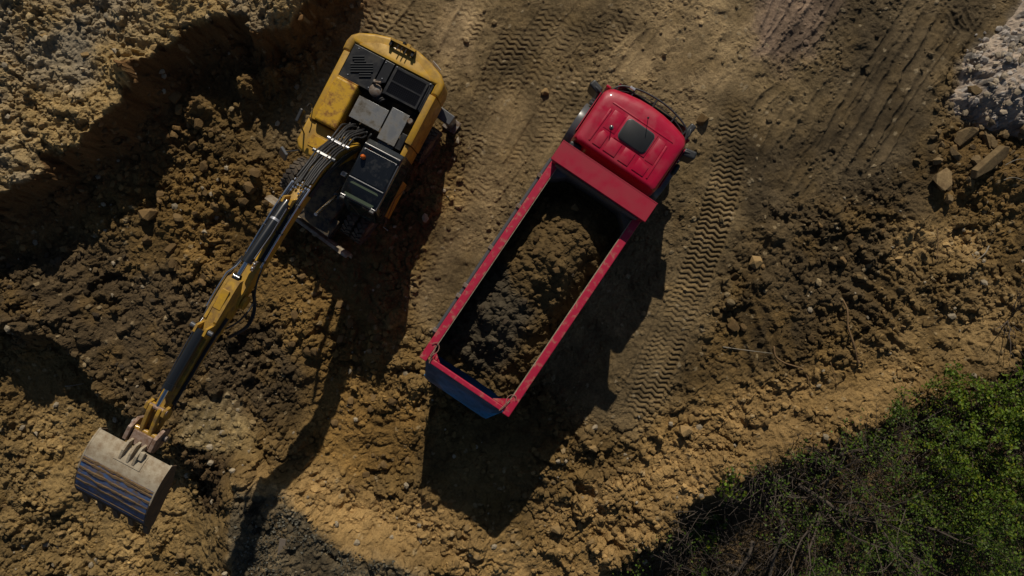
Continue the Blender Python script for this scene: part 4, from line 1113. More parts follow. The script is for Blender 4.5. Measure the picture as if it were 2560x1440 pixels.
for k, x in enumerate((-0.215, -0.17, -0.13, 0.13, 0.17, 0.215)):
    ys = np.linspace(1.75, 3.75 if abs(x) > 0.2 else 3.6, 10)
    pts = [(x, float(y), topz(float(y))+0.055) for y in ys]
    if x > 0.2:      # dog-leg out to the stick on the right hand side
        pts += [(x+0.03, 3.95, topz(3.95)+0.10), (x+0.10, 4.15, topz(4.15)+0.2), (x+0.11, 4.7, 4.75), (x+0.08, 4.95, 4.85)]
    tube('boom_pipe', pts, 0.025 if abs(x) > 0.2 else 0.022, M['chrome'] if abs(x) > 0.2 else M['pipedark'], boom, 8)
    for y in (2.2, 2.9, 3.6):
        span('pipe_clip', (x-0.035, x+0.035), (y-0.03, y+0.03), (topz(y)-0.005, topz(y)+0.078), M['darkgrey'], boom, 0.006)
for k, x in enumerate((0.30, 0.27, -0.28)):
    pts = [(x*0.85, 3.7, topz(3.7)+0.05), (x*1.1, 4.1, topz(4.1)+0.02), (x*1.35, 4.55, 4.42-0.06*k), (x*1.3, 4.95, 4.5), (x*0.95, 5.2, 4.75)]
    tube('jumper_hose', curve_pts(pts, 5), 0.022, M['hose'], boom, 8)
for x in (-0.30, -0.34):
    tube('jumper_hose', curve_pts([(x+0.06, 4.3, 4.3), (x-0.08, 4.7, 4.05), (x-0.12, 5.1, 4.1), (x, 5.4, 4.5)], 5), 0.024, M['hose'], boom, 8)
for k in range(4):  # dark hoses added to stand for shade and dark parts on the boom's flank
    o_ = 0.05*k
    pts = [(-0.22-0.02*(k % 2), 0.25, 1.9+o_), (-0.23, 0.62-o_*0.5, 2.55+o_), (-0.23-0.015*(k % 2), 0.98-o_, 3.05+o_*0.9), (-0.22, 1.4-o_, 3.42+o_*0.8), (-0.21, 1.9, 3.66+o_)]
    tube('shade_hose', curve_pts(pts, 5), 0.024, M['hose'], boom, 8)
# boom rams
for x in (-0.33, 0.33):
    r = tube('boom_cylinder', [(x, 0.85, 1.5), (x, 1.6, 2.55)], 0.085, M['cylblack'], exc, 14)
    tube('piston_rod', [(x, 1.6, 2.55), (x, 2.2, 3.42)], 0.045, M['chrome'], r, 12)
span('head_lamp', (-0.40, -0.26), (0.98, 1.1), (2.5, 2.62), M['clamp'], boom, 0.03)
span('head_lamp', (0.27, 0.42), (0.62, 0.74), (2.3, 2.42), M['clamp'], boom, 0.03)
# stick ram
AC0 = (0, 2.2, topz(2.2)+0.20); AC1 = (0, 3.72, 4.82); AC2 = (0, 4.10, 4.90)
for x in (-0.09, 0.09):
    prism('ram_lug', [(2.05, topz(2.05)-0.05), (2.35, topz(2.35)-0.05), (2.26, AC0[2]+0.08), (2.13, AC0[2]+0.08)], 'x', x-0.025, x+0.025, M['yellow'], boom)
sr = tube('stick_cylinder', [AC0, (0, 2.35, AC0[2]+0.05), AC1], [0.08, 0.105, 0.105], M['cylblack'], boom, 18)
def along(a, b, t): return tuple(a[i]+(b[i]-a[i])*t for i in range(3))
tube('cylinder_band', [along(AC0, AC1, 0.30), along(AC0, AC1, 0.335)], 0.116, M['clamp'], sr, 16)
tube('cylinder_gland', [along(AC0, AC1, 0.92), along(AC0, AC1, 1.02)], 0.12, M['cylblack'], sr, 16)
tube('piston_rod', [AC1, AC2], 0.05, M['chrome'], sr, 14)
lathe('rod_eye', [(-0.07, 0.10), (0.07, 0.10)], (0, 4.12, 4.90), M['cylblack'], sr, 'x', 18)
tube('cylinder_pipe', [(-0.10, 2.35, AC0[2]+0.12), (-0.12, 3.0, 4.62), (-0.12, 3.6, 4.85)], 0.018, M['pipe'], sr, 8)
for k in range(5):
    t = 3.62+0.05*k
    span('valve_block', (-0.2+0.02*(k % 2), -0.13), (t, t+0.04), (4.70+0.02*(k % 3), 4.80+0.015*(k % 2)), M['clamp' if k % 2 else 'steel'], sr, 0.006)
# stick ------------------------------------------------------------------
STK = [(4.05, 5.02), (4.35, 5.08), (4.85, 5.12), (5.3, 5.14), (6.2, 5.22), (7.0, 5.28), (7.50, 5.30), (7.62, 5.22), (7.60, 5.08), (7.45, 5.02), (6.6, 4.88), (5.5, 4.55), (4.9, 4.28), (4.6, 4.22), (4.45, 4.35), (4.3, 4.6), (4.02, 4.84)]
stick = prism('stick', STK, 'x', -0.14, 0.14, M['yellow_dirty'], exc, 0.015, 2)
for x in (-0.12, 0.12):
    prism('horn_plate', [(4.0, 4.86), (4.05, 5.02), (4.2, 5.06), (5.0, 5.16), (5.1, 5.1), (4.4, 4.9)], 'x', x-0.03, x+0.03, M['yellow_dirty'], stick)
span('horn_web', (-0.085, 0.085), (4.3, 4.75), (5.08, 5.125), M['yellow'], stick, 0.01)
BK0 = (0, 5.22, 5.30); BK1 = (0, 6.55, 5.43); BK2 = (0, 7.0, 5.47)
for x in (-0.11, 0.11):
    prism('ram_lug', [(5.08, 5.1), (5.42, 5.12), (5.32, 5.38), (5.16, 5.38)], 'x', x-0.025, x+0.025, M['yellow'], stick)
br = tube('bucket_cylinder', [BK0, (0, 5.35, 5.31), BK1], [0.09, 0.112, 0.112], M['cylblack'], stick, 18)
tube('cylinder_gland', [along(BK0, BK1, 0.93), along(BK0, BK1, 1.03)], 0.125, M['cylblack'], br, 16)
tube('piston_rod', [BK1, BK2], 0.045, M['chrome'], br, 14)
for x in (-0.20, 0.20):       # grease on the pin ends
    lathe('greasy_pin', [(-0.05, 0.05), (0.05, 0.06)], (x, 5.22, 5.30), M['midgrey'], stick, 'x', 9)
tube('stick_pipe', curve_pts([(0.19, 4.95, 4.95), (0.18, 5.4, 5.17), (0.17, 6.2, 5.25), (0.16, 6.7, 5.27)], 4), 0.017, M['pipe'], stick, 8)
tube('stick_pipe', curve_pts([(-0.19, 5.2, 4.8), (-0.18, 5.6, 5.0), (-0.18, 6.6, 5.1), (-0.17, 7.1, 5.15)], 4), 0.02, M['pipedark'], stick, 8)
for x in (-0.165, -0.20, 0.165):
    tube('stick_hose', curve_pts([(x, 4.9, 4.75), (x*1.1, 5.5, 5.0+abs(x)*0.2), (x*1.05, 6.2, 5.12), (x, 6.9, 5.2)], 4), 0.022, M['hose'], stick, 8)
# bucket linkage
for x in (-0.19, 0.19):
    prism('link_arm', [(6.92, 5.36), (6.98, 5.55), (7.12, 5.53), (7.25, 5.25), (7.2, 5.12), (7.08, 5.12)], 'x', x-0.035, x+0.035, M['yellow_dirty'], stick, 0.01)
for x in (-0.10, 0.10):
    prism('push_link', [(6.95, 5.42), (7.0, 5.56), (7.15, 5.55), (7.62, 5.42), (7.66, 5.3), (7.56, 5.26), (7.2, 5.42)], 'x', x-0.04, x+0.04, M['yellow_dirty'], stick, 0.015)
tube('link_pin', [(-0.24, 7.02, 5.48), (0.24, 7.02, 5.48)], 0.05, M['rustpin'], stick, 12)
tube('link_pin', [(-0.27, 7.60, 5.36), (0.27, 7.60, 5.36)], 0.055, M['yellow'], stick, 12)
# quick coupler
qc = span('quick_coupler', (-0.22, 0.22), (7.62, 7.92), (5.18, 5.44), M['rustpin'], exc, 0.02)
for x in (-0.29, 0.29):
    prism('coupler_cheek', [(7.45, 5.0), (7.42, 5.3), (7.6, 5.52), (7.88, 5.5), (7.95, 5.3), (7.8, 5.05)], 'x', x-0.04, x+0.04, M['rustpin'], qc, 0.01)
    lathe('coupler_pin', [(-0.06, 0.07), (0.06, 0.07)], (x*1.2, 7.60, 5.2), M['steel'], qc, 'x', 14)
for x in (-0.16, -0.03, 0.14):
    prism('bucket_ear', [(7.78, 5.34), (7.84, 5.60), (8.02, 5.66), (8.22, 5.62), (8.22, 5.5), (7.95, 5.4)], 'x', x-0.028, x+0.028, M['bucketsand'], qc, 0.008)
span('ear_pad', (-0.28, -0.18), (7.9, 8.08), (5.52, 5.62), M['bucketsand'], qc, 0.015)
# bucket -----------------------------------------------------------------
BP = curve_pts([(0, 7.93, 5.48), (0, 8.2, 5.59), (0, 8.5, 5.60), (0, 8.82, 5.53), (0, 9.12, 5.39), (0, 9.37, 5.19), (0, 9.53, 4.93), (0, 9.60, 4.66)], 4)
BP = [(p.y, p.z) for p in BP]
HWB = 0.80
def shell(name, i0, i1, mat, parent, off=0.0, th=0.035, x0=-HWB, x1=HWB):
    seg = BP[i0:i1+1]
    outer = []; inner = []
    for i in range(i0, i1+1):
        a = BP[max(i-1, 0)]; b = BP[min(i+1, len(BP)-1)]
        ty, tz = b[0]-a[0], b[1]-a[1]; l = math.hypot(ty, tz); nyy, nzz = -tz/l, ty/l
        outer.append((BP[i][0]+nyy*off, BP[i][1]+nzz*off)); inner.append((BP[i][0]+nyy*(off-th), BP[i][1]+nzz*(off-th)))
    return prism(name, outer + inner[::-1], 'x', x0, x1, mat, parent, 0.0, 1, True)
bucket = shell('bucket', 0, 8, M['bucketsand'], exc)
shell('worn_shell', 8, 20, M['bucketblue'], bucket)
shell('lip', 20, len(BP)-1, M['bucketdark'], bucket, 0.004, 0.05)
shell('mount_plate', 1, 5, M['bucketsand'], bucket, 0.014, 0.013, -0.34, 0.26)
for i0, hgt, m in ((8, 0.02, 'mud'), (9, 0.02, 'mud'), (11, 0.018, 'mud'), (13, 0.016, 'mud'), (15, 0.012, 'mud'), (18, 0.015, 'bucketdark'), (21, 0.018, 'bucketdark'), (24, 0.018, 'bucketdark')):
    bm = bmesh.new()
    p = BP[i0]; q = BP[i0+1]
    n = 38
    ang = math.atan2(q[1]-p[1], q[0]-p[0])
    rows = []
    for i in range(n+1):
        x = -HWB + 2*HWB*i/n
        if m == 'mud':
            w1 = 0.005*math.sin(x*5.1+i0*1.7) + 0.006*math.sin(x*13.0+i0) + random.uniform(-0.008, 0.008)
            w2 = 0.007*math.sin(x*4.3+i0*2.9) + 0.007*math.sin(x*17.0+i0*0.7) + random.uniform(-0.008, 0.008)
            e, e2, hh = w1, 0.022+w2, hgt*(0.8+0.5*math.sin(x*7.0+i0)*math.sin(x*3.1)+random.uniform(-0.15, 0.15))
        else:
            e, e2, hh = 0.0, 0.0, hgt
        ty, tz = math.cos(ang), math.sin(ang); nyy, nzz = -tz, ty
        a0, a1 = -e, 0.045+e2
        rows.append([bm.verts.new((x, p[0]+ty*a0-nyy*0.004, p[1]+tz*a0-nzz*0.004)), bm.verts.new((x, p[0]+ty*(a0+0.015)+nyy*hh, p[1]+tz*(a0+0.015)+nzz*hh)),
                     bm.verts.new((x, p[0]+ty*(a1-0.012)+nyy*hh, p[1]+tz*(a1-0.012)+nzz*hh)), bm.verts.new((x, p[0]+ty*a1-nyy*0.006, p[1]+tz*a1-nzz*0.006))])
    for a, b in zip(rows[:-1], rows[1:]):
        for k in range(3):
            bm.faces.new((a[k], a[k+1], b[k+1], b[k]))
    mesh_obj('caked_mud' if m == 'mud' else 'wear_strip', bm, M[m], bucket)
for sx in (-1, 1):
    prism('side_plate', BP + [(9.57, 4.62), (8.6, 4.80), (8.0, 5.15)], 'x', sx*(HWB-0.005), sx*(HWB+0.03), M['bucketdark'], bucket, 0.006)
    prism('side_edge', [(BP[i][0]*1.0, BP[i][1]+0.006) for i in range(0, 13)] + [(BP[i][0]-0.01, BP[i][1]-0.03) for i in range(12, -1, -1)], 'x', sx*(HWB+0.001), sx*(HWB+0.034), M['bucketsand'], bucket)
for k in range(5):
    x = -HWB+0.07 + k*(2*HWB-0.14)/4
    bm = bmesh.new()
    bm_prism(bm, [(9.50, 4.86), (9.64, 4.78), (9.90, 4.50), (9.86, 4.46), (9.54, 4.60)], 'x', x-0.065, x+0.065, 0.01, 1)
    mesh_obj('tooth', bm, M['bucketdark'], bucket)

# slight swing and reach of the front equipment
for o in (boom, stick, qc, bucket):
    o.rotation_euler = (0, 0, math.radians(-0.6))
    o.location = (0.07, 0.0, 0.0)
for o in (stick, qc, bucket):
    o.location = (0.07, 0.10, 0.0)

# ------------------------------------------------------------------ gravel heap, rocks, clods
def build_gravel():
    xs = np.arange(11.9, 19.0, 0.035, dtype=np.float32); ys = np.arange(3.3, 9.2, 0.035, dtype=np.float32)
    X, Y = np.meshgrid(xs, ys, indexing='ij')
    wx = X + 0.12*fbm(X, Y, 1.8, 3, 3); wy = Y + 0.12*fbm(X, Y, 1.8, 3, 7)
    sd = poly_sd(wx, wy, wpoly(GRAV, 0.5))
    base = gz(X.ravel(), Y.ravel()).reshape(X.shape)
    h = 0.85*(1-np.exp(-np.maximum(sd, 0)/0.8)) + 0.18*fbm(X, Y, 0.8, 3, 8)*sstep(0, .8, sd)
    c2, r2 = clods(wx, wy, 0.30, 0, 0.28); c3, r3 = clods(X, Y, 0.13, 3, 0.7); c4, r4 = clods(X, Y, 0.07, 2, 0.8)
    low = np.clip(1.1-h*0.9, 0.15, 1)
    d = low*(0.9*c2 + 1.0*c3) + 0.9*c4*np.clip(low+.3, 0, 1) + 0.03*fbm(X, Y, 4, 4, 9)
    z = np.where(sd > 0, 0.02 + h + d, -0.25 + 0.27*sstep(-0.15, 0.0, sd)) + base*sstep(1.2, 0.0, sd)
    col = np.ones(X.shape+(3,))*np.array((0.40, 0.325, 0.255))
    st = ((c2 > 0.03) | (c3 > 0.025))[..., None]
    col = np.where(st, np.array((0.34, 0.305, 0.27))*(0.5+1.0*r3[..., None]), col)
    col = col*(1+0.2*fbm(X, Y, 2.5, 4, 12)[..., None])
    n, k = X.shape; ii = np.arange(n*k).reshape(n, k)
    q = np.stack([ii[:-1, :-1], ii[1:, :-1], ii[1:, 1:], ii[:-1, 1:]], -1).reshape(-1, 4)
    keep = (sd.ravel()[q] > -0.2).any(1)
    o = np_mesh('gravel_heap', np.stack([X, Y, z], -1).reshape(-1, 3), q[keep], M['crumb'], colors=np.clip(col.reshape(-1, 3), .02, .7))
    tag(o, 'heap of pale grey gravel and sand at the right of the upper yard', 'gravel', None, 'stuff')
    return xs, ys, z, sd
GVX, GVY, GVZ, GVSD = build_gravel()
def gz2(x, y):
    """ground or gravel height"""
    z = gz(x, y)
    x = np.asarray(x, float); y = np.asarray(y, float)
    i = np.clip(np.searchsorted(GVX, x), 0, len(GVX)-1); j = np.clip(np.searchsorted(GVY, y), 0, len(GVY)-1)
    ins = (x > GVX[0]) & (x < GVX[-1]) & (y > GVY[0]) & (y < GVY[-1]) & (GVSD[i, j] > 0)
    return np.where(ins, np.maximum(GVZ[i, j], z), z)

def hull_mesh(name, mat, seed, npts=18, sub=0, sq=(1, 0.85, 0.7), jag=0.0):
    r = random.Random(seed)
    bm = bmesh.new()
    for _ in range(npts):
        v = Vector((r.gauss(0, 1), r.gauss(0, 1), r.gauss(0, 1))).normalized()*r.uniform(0.8, 1.0)
        bm.verts.new((v.x*sq[0], v.y*sq[1], v.z*sq[2]))
    res = bmesh.ops.convex_hull(bm, input=bm.verts[:])
    bmesh.ops.delete(bm, geom=list({g for g in res['geom_interior'] + res['geom_unused'] if isinstance(g, bmesh.types.BMVert)}), context='VERTS')
    if sub:
        bmesh.ops.triangulate(bm, faces=bm.faces[:])
        bmesh.ops.subdivide_edges(bm, edges=bm.edges[:], cuts=sub, use_grid_fill=True, fractal=jag, along_normal=0.5, seed=seed)
    bmesh.ops.recalc_face_normals(bm, faces=bm.faces[:])
    me = bpy.data.meshes.new(name); bm.to_mesh(me); bm.free()
    me.materials.append(mat)
    return me
CLOD_ME = {}
for key in ('clod', 'claydark', 'sandclod', 'greystone'):
    CLOD_ME[key] = [hull_mesh(key+'_mesh', M[key], 100+i, 16, 0 if key == 'greystone' else 1, (1, 0.85, 0.72), 0.12) for i in range(7)]

def place_stone(name, me, p, size, label, cat, group, sink=0.25, stretch=None):
    o = link(bpy.data.objects.new(name, me))
    o.rotation_euler = (random.uniform(-0.5, 0.5), random.uniform(-0.5, 0.5), random.uniform(0, 6.28))
    s = stretch or (random.uniform(0.85, 1.2), random.uniform(0.8, 1.1), random.uniform(0.8, 1.1))
    o.scale = (size*s[0], size*s[1], size*s[2])
    o.location = (p.x, p.y, p.z + size*0.7*(1-2*sink))
    tag(o, label, cat, group)
    return o

def in_poly(px, py, poly):
    c = False; n = len(poly)
    for i in range(n):
        (ax, ay), (bx, by) = poly[i], poly[(i+1) % n]
        if (ay > py) != (by > py) and px < (bx-ax)*(py-ay)/(by-ay)+ax: c = not c
    return c
VEH = [[(870, 60), (1140, 210), (960, 640), (700, 520), (660, 400)], [(1400, 180), (1780, 300), (1300, 1060), (1020, 900)]]
def scatter(poly, n, smin, smax, key, name, label, cat, group, sink=0.3):
    xs = [p[0] for p in poly]; ys = [p[1] for p in poly]
    k = 0; tries = 0
    while k < n and tries < n*40:
        tries += 1
        px, py = random.uniform(min(xs), max(xs)), random.uniform(min(ys), max(ys))
        if not in_poly(px, py, poly) or any(in_poly(px, py, v) for v in VEH): continue
        s = smin + (smax-smin)*random.random()**2.2
        p = on_ground(px, py); p.z = float(gz2(p.x, p.y))
        place_stone(name, random.choice(CLOD_ME[key]), p, s, label, cat, group, sink)
        k += 1
scatter([(350, 520), (520, 400), (690, 430), (640, 640), (560, 760), (420, 680)], 36, 0.07, 0.22, 'clod', 'soil_clod', 'brown clod of soil in the rubble between bank and excavator boom', 'clod', 'brown clods between bank and boom')
scatter([(760, 640), (960, 640), (1000, 900), (920, 960), (720, 900), (700, 760)], 22, 0.07, 0.2, 'clod', 'soil_clod', 'brown clod of soil in the shadowed rubble below the excavator', 'clod', 'brown clods below the excavator')
scatter([(820, 980), (1040, 960), (1060, 1180), (900, 1240), (780, 1120)], 22, 0.07, 0.18, 'clod', 'soil_clod', 'ochre clod of soil in the pile left of the truck tail', 'clod', 'clods left of the truck tail')
scatter([(0, 640), (300, 620), (560, 760), (640, 900), (500, 1000), (260, 980), (180, 860), (0, 780)], 22, 0.07, 0.18, 'claydark', 'soil_clod', 'dark clod of mud on the bench left of the excavator stick', 'clod', 'dark clods on the bench')
scatter([(0, 1060), (300, 1060), (420, 1300), (560, 1320), (560, 1430), (0, 1430)], 28, 0.06, 0.16, 'sandclod', 'soil_clod', 'sandy clod in the lower pit around the bucket', 'clod', 'sandy clods in the lower pit')
scatter([(1100, 1240), (1560, 1090), (1700, 1060), (1640, 1290), (1460, 1400), (1150, 1400)], 34, 0.06, 0.18, 'sandclod', 'soil_clod', 'sandy clod on the rough ground behind the truck', 'clod', 'sandy clods behind the truck')
scatter([(1850, 540), (2250, 470), (2330, 600), (2200, 800), (1900, 960), (1830, 760)], 32, 0.06, 0.16, 'clod', 'soil_clod', 'brown clod on the dark ground right of the tyre track', 'clod', 'clods right of the tyre track')
scatter([(2200, 560), (2400, 600), (2480, 760), (2400, 900), (2200, 900)], 14, 0.05, 0.14, 'sandclod', 'soil_clod', 'pale clod on the sandy ground above the green shrubs', 'clod', 'pale clods above the shrubs')
scatter([(2330, 330), (2550, 330), (2550, 500), (2290, 540)], 24, 0.06, 0.18, 'clod', 'soil_clod', 'brown clod in the rubble below the gravel heap', 'clod', 'clods below the gravel heap')
scatter([(2420, 90), (2550, 60), (2550, 320), (2430, 300), (2400, 240)], 45, 0.05, 0.13, 'greystone', 'stone', 'grey broken stone on the pale gravel heap', 'stone', 'stones on the gravel heap')
scatter([(20, 20), (420, 20), (300, 220), (160, 330), (20, 420)], 16, 0.05, 0.13, 'sandclod', 'soil_clod', 'pale clod on the sunlit plateau above the bank', 'clod', 'pale clods on the plateau')
scatter([(380, 300), (560, 180), (700, 200), (640, 320), (420, 420)], 16, 0.08, 0.22, 'clod', 'soil_clod', 'brown clod in the shade at the foot of the bank', 'clod', 'clods at the foot of the bank')

BOULD = [hull_mesh('boulder_mesh', M['boulder'], 300+i, 13, 0, (1, 0.8, 0.6)) for i in range(4)]
for px, py, s, st, lab, i in (
    (2405, 345, 0.34, (1.1, 0.9, 0.9), 'large tan boulder with a flat top just below the gravel heap', 0),
    (2462, 350, 0.24, (1.0, 0.9, 0.9), 'medium tan boulder between the large boulder and the right picture edge', 1),
    (2348, 452, 0.40, (0.75, 1.15, 0.7), 'tall pointed tan rock leaning left of the slab below the gravel', 2),
    (2340, 402, 0.15, (1, 1, 1), 'small rounded tan stone above the pointed rock', 3),
    (2410, 238, 0.20, (1.1, 0.9, 0.9), 'large grey-tan stone at the left foot of the gravel heap', 3),
    (2385, 385, 0.18, (1.2, 0.8, 0.8), 'tan stone in the shade right of the pointed rock', 1)):
    p = on_ground(px, py); p.z = float(gz2(p.x, p.y))
    o = place_stone('boulder', BOULD[i], p, s*1.2, lab, 'boulder', None, 0.2, st)
for k in range(22):
    px, py = random.uniform(2330, 2555), random.uniform(325, 500)
    p = on_ground(px, py); p.z = float(gz2(p.x, p.y))
    place_stone('boulder', BOULD[k % 4], p, random.uniform(0.09, 0.22), 'small angular tan rock in the rubble around the boulders below the gravel', 'rock', 'small tan rocks below the gravel', 0.25)
bm = bmesh.new()
bm_prism(bm, [(-0.65, -0.10), (-0.1, -0.22), (0.5, -0.2), (0.66, 0.02), (0.5, 0.16), (-0.55, 0.10)], 'z', -0.1, 0.1, 0.03, 2)
sl = mesh_obj('rock_slab', bm, M['boulder'])
p = on_ground(2465, 405); sl.location = (p.x, p.y, p.z+0.15); sl.rotation_euler = (0.5, 0.1, 0.65)
tag(sl, 'long tan stone slab leaning in the rubble near the right picture edge', 'rock')
for px, py, s, key, lab in ((1362, 232, 0.17, 'sandclod', 'single brown clod lying on the tyre tracks left of the truck cab'),
                            (1756, 300, 0.22, 'clod', 'flat piece of rubble right of the truck front mirror'),
                            (1886, 655, 0.22, 'sandclod', 'rounded boulder of clay right of the tyre track, largest there'),
                            (1832, 815, 0.2, 'clod', 'dark clay boulder at the edge of the tyre track, lower of two'),
                            (1836, 690, 0.18, 'clod', 'dark clay boulder at the edge of the tyre track, upper of two'),
                            (440, 245, 0.28, 'clod', 'round clay boulder in the shade below the bank'),
                            (375, 535, 0.30, 'clod', 'large flat clay boulder left of the excavator boom'),
                            (448, 545, 0.16, 'sandclod', 'pale yellow stone beside the large flat clay boulder'),
                            (370, 600, 0.2, 'clod', 'upright clay lump below the large flat boulder'),
                            (1390, 1322, 0.2, 'sandclod', 'sandy boulder standing at the tip of the truck shadow'),
                            (1712, 1075, 0.24, 'sandclod', 'flat split sandstone on the slope above the shrubs')):
    p = on_ground(px, py)
    place_stone('boulder', CLOD_ME[key][int(px) % 7], p, s, lab, 'boulder', None, 0.22)

# loose crumbs, too many to count
def build_crumbs(n, seed):
    r = np.random.default_rng(seed)
    X = r.uniform(-15, 15, n*4); Y = r.uniform(-8.6, 8.6, n*4)
    U = 1280+X*90; V = 720-Y*90
    tr = poly_sd(X, Y, wpoly(TRAFFIC)); va = poly_sd(X, Y, wpoly(VALLEY)); pl = poly_sd(X, Y, wpoly(PLATEAU, 1.45))
    dens = np.clip(0.55 + 1.1*fbm(X, Y, 0.7, 3, 8), 0.08, 1)
    dens = np.where(tr > 0.3, dens*0.10, dens); dens = np.where(va > 0.3, dens*0.2, dens); dens = np.where(pl > 0, dens*0.45, dens)
    k = r.random(len(X)) < dens
    X, Y = X[k][:n], Y[k][:n]
    n = len(X)
    Z = gz2(X, Y)
    base = []
    for i in range(6):
        bm = bmesh.new(); bmesh.ops.create_icosphere(bm, subdivisions=1, radius=1.0)
        rr = random.Random(i)
        vs = np.array([list(v.co) for v in bm.verts]); fs = np.array([[v.index for v in f.verts] for f in bm.faces])
        vs = vs*np.array([rr.uniform(0.65, 1.25) for _ in range(len(vs))])[:, None]
        base.append(vs); bm.free()
    nv = len(base[0])
    which = r.integers(0, 6, n)
    B = np.stack(base)[which]
    size = 0.018 + 0.085*r.random(n)**2.6
    a = r.uniform(0, 6.28, n); ca, sa = np.cos(a), np.sin(a)
    sx = r.uniform(0.8, 1.3, n); sz = r.uniform(0.55, 0.9, n)
    bx = B[:, :, 0]*sx[:, None]; by = B[:, :, 1]; bz = B[:, :, 2]*sz[:, None]
    VX = (bx*ca[:, None]-by*sa[:, None])*size[:, None] + X[:, None]
    VY = (bx*sa[:, None]+by*ca[:, None])*size[:, None] + Y[:, None]
    VZ = bz*size[:, None] + (Z + size*0.35)[:, None]
    verts = np.stack([VX, VY, VZ], -1).reshape(-1, 3)
    F = (fs[None] + (np.arange(n)*nv)[:, None, None]).reshape(-1, 3)
    c = gcol(X, Y)*r.uniform(0.75, 1.45, n)[:, None]
    pale = r.random(n) < 0.05
    c[pale] = np.array((0.36, 0.30, 0.21))*r.uniform(0.7, 1.2, pale.sum())[:, None]
    C = np.repeat(c, nv, axis=0)
    o = np_mesh('soil_crumbs', verts, F, M['crumb'], colors=np.clip(C, .01, .6))
    tag(o, 'small loose crumbs of soil and grit strewn over the whole yard', 'crumbs', None, 'stuff')
build_crumbs(9500, 5)

# clods lying on the load in the truck
def load_clods():
    T = truck.matrix_basis if False else Matrix.Translation(truck.location) @ truck.rotation_euler.to_matrix().to_4x4()
    for _ in range(26):
        i = random.randint(6, 83); j = random.randint(10, 190)
        p = T @ Vector((LOADX[i, j], LOADY[i, j], LOADH[i, j]))
        dark = LOADC[i, j][0] < 0.08
        place_stone('soil_clod', random.choice(CLOD_ME['claydark' if dark else 'clod']), p, random.uniform(0.05, 0.13), 'dark clod lying on the soil load of the truck' if dark else 'brown clod lying on the soil load of the truck',
                    'clod', 'dark clods on the load' if dark else 'brown clods on the load', 0.35)
load_clods()

# ------------------------------------------------------------------ sticks, roots, boards
def stick(name, pts, r, mat, label, cat, lift=0.03, segs=7):
    q = []
    for k, (px, py) in enumerate(pts):
        p = on_ground(px, py); q.append(p)
    zs = [p.z for p in q]
    for k, p in enumerate(q):
        p.z = max(zs[max(k-1, 0):k+2]) + lift
    c = curve_pts(q, 5)
    rs = [r*(1-0.55*i/(len(c)-1)) * random.uniform(0.85, 1.15) for i in range(len(c))]
    bm = bmesh.new(); bm_tube(bm, c, rs, segs)
    o = mesh_obj(name, bm, mat, None, smooth=True)
    return tag(o, label, cat)
stick('root_branch', [(2145, 908), (2138, 880), (2126, 850), (2118, 815), (2110, 775), (2106, 750)], 0.042, M['paleroot'], 'thick peeled root lying on the dark ground in the right of the yard', 'root', 0.05)
stick('root_branch', [(1932, 865), (1938, 890), (1955, 905), (1985, 915), (2008, 925), (2025, 962)], 0.03, M['paleroot'], 'thin curved orange root below the pale straight stick', 'root', 0.03)
stick('stick', [(1806, 867), (1860, 874), (1929, 883)], 0.016, M['palestick'], 'pale straight stick pointing at the curved root', 'stick', 0.05)
stick('stick', [(165, 965), (190, 962), (212, 958)], 0.014, M['palestick'], 'pale twig sticking out at the edge of the lower pit', 'stick', 0.05)
stick('stick', [(2075, 905), (2085, 940), (2092, 975)], 0.012, M['wood'], 'thin dark twig between the two roots', 'stick', 0.03)
stick('stick', [(2470, 615), (2455, 635), (2440, 650)], 0.02, M['palestick'], 'short pale stick on the sandy ground at the far right, longer of two', 'stick', 0.03)
stick('stick', [(2428, 635), (2436, 648)], 0.016, M['palestick'], 'short pale stick on the sandy ground at the far right, shorter of two', 'stick', 0.03)
stick('stick', [(2335, 570), (2340, 610), (2330, 660)], 0.015, M['wood'], 'dry upright twig beside the dried puddle', 'stick', 0.1)
stick('stick', [(2505, 415), (2530, 402), (2570, 400)], 0.012, M['palestick'], 'pale bent twig in the rubble at the right edge, upper of two', 'stick', 0.12)
stick('stick', [(2500, 452), (2530, 445), (2575, 462)], 0.012, M['palestick'], 'pale bent twig in the rubble at the right edge, lower of two', 'stick', 0.1)
stick('stick', [(1020, 1300), (1040, 1270), (1070, 1250)], 0.01, M['wood'], 'thin bent dry stem left of the truck shadow', 'stick', 0.08)
stick('fallen_log', [(1948, 1290), (1940, 1330), (1925, 1385), (1905, 1460)], 0.085, M['bark'], 'thick fallen grey log at the bottom of the shrub bank', 'log', 0.25)
stick('fallen_log', [(1876, 1345), (1860, 1378), (1828, 1420), (1790, 1470)], 0.06, M['bark'], 'thinner fallen log with a pale broken end left of the thick log', 'log', 0.25)
stick('fallen_log', [(1985, 1205), (2040, 1238), (2085, 1268), (2160, 1292)], 0.075, M['bark'], 'fallen grey trunk lying across the foot of the bare tree', 'log', 0.3)
stick('fallen_log', [(2190, 1330), (2235, 1375), (2290, 1440), (2320, 1480)], 0.06, M['bark'], 'fallen trunk leading out of the bottom edge among the shrubs', 'log', 0.3)
p = on_ground(706, 1368)
bd = box('board', (0, 0, 0), (0.17, 0.50, 0.035), M['board'], None, None, 0.004); bd.location = (p.x, p.y, p.z+0.06); bd.rotation_euler = (0.05, 0.08, -0.15)
tag(bd, 'short weathered board lying on the grey shelf at the bottom edge', 'board')

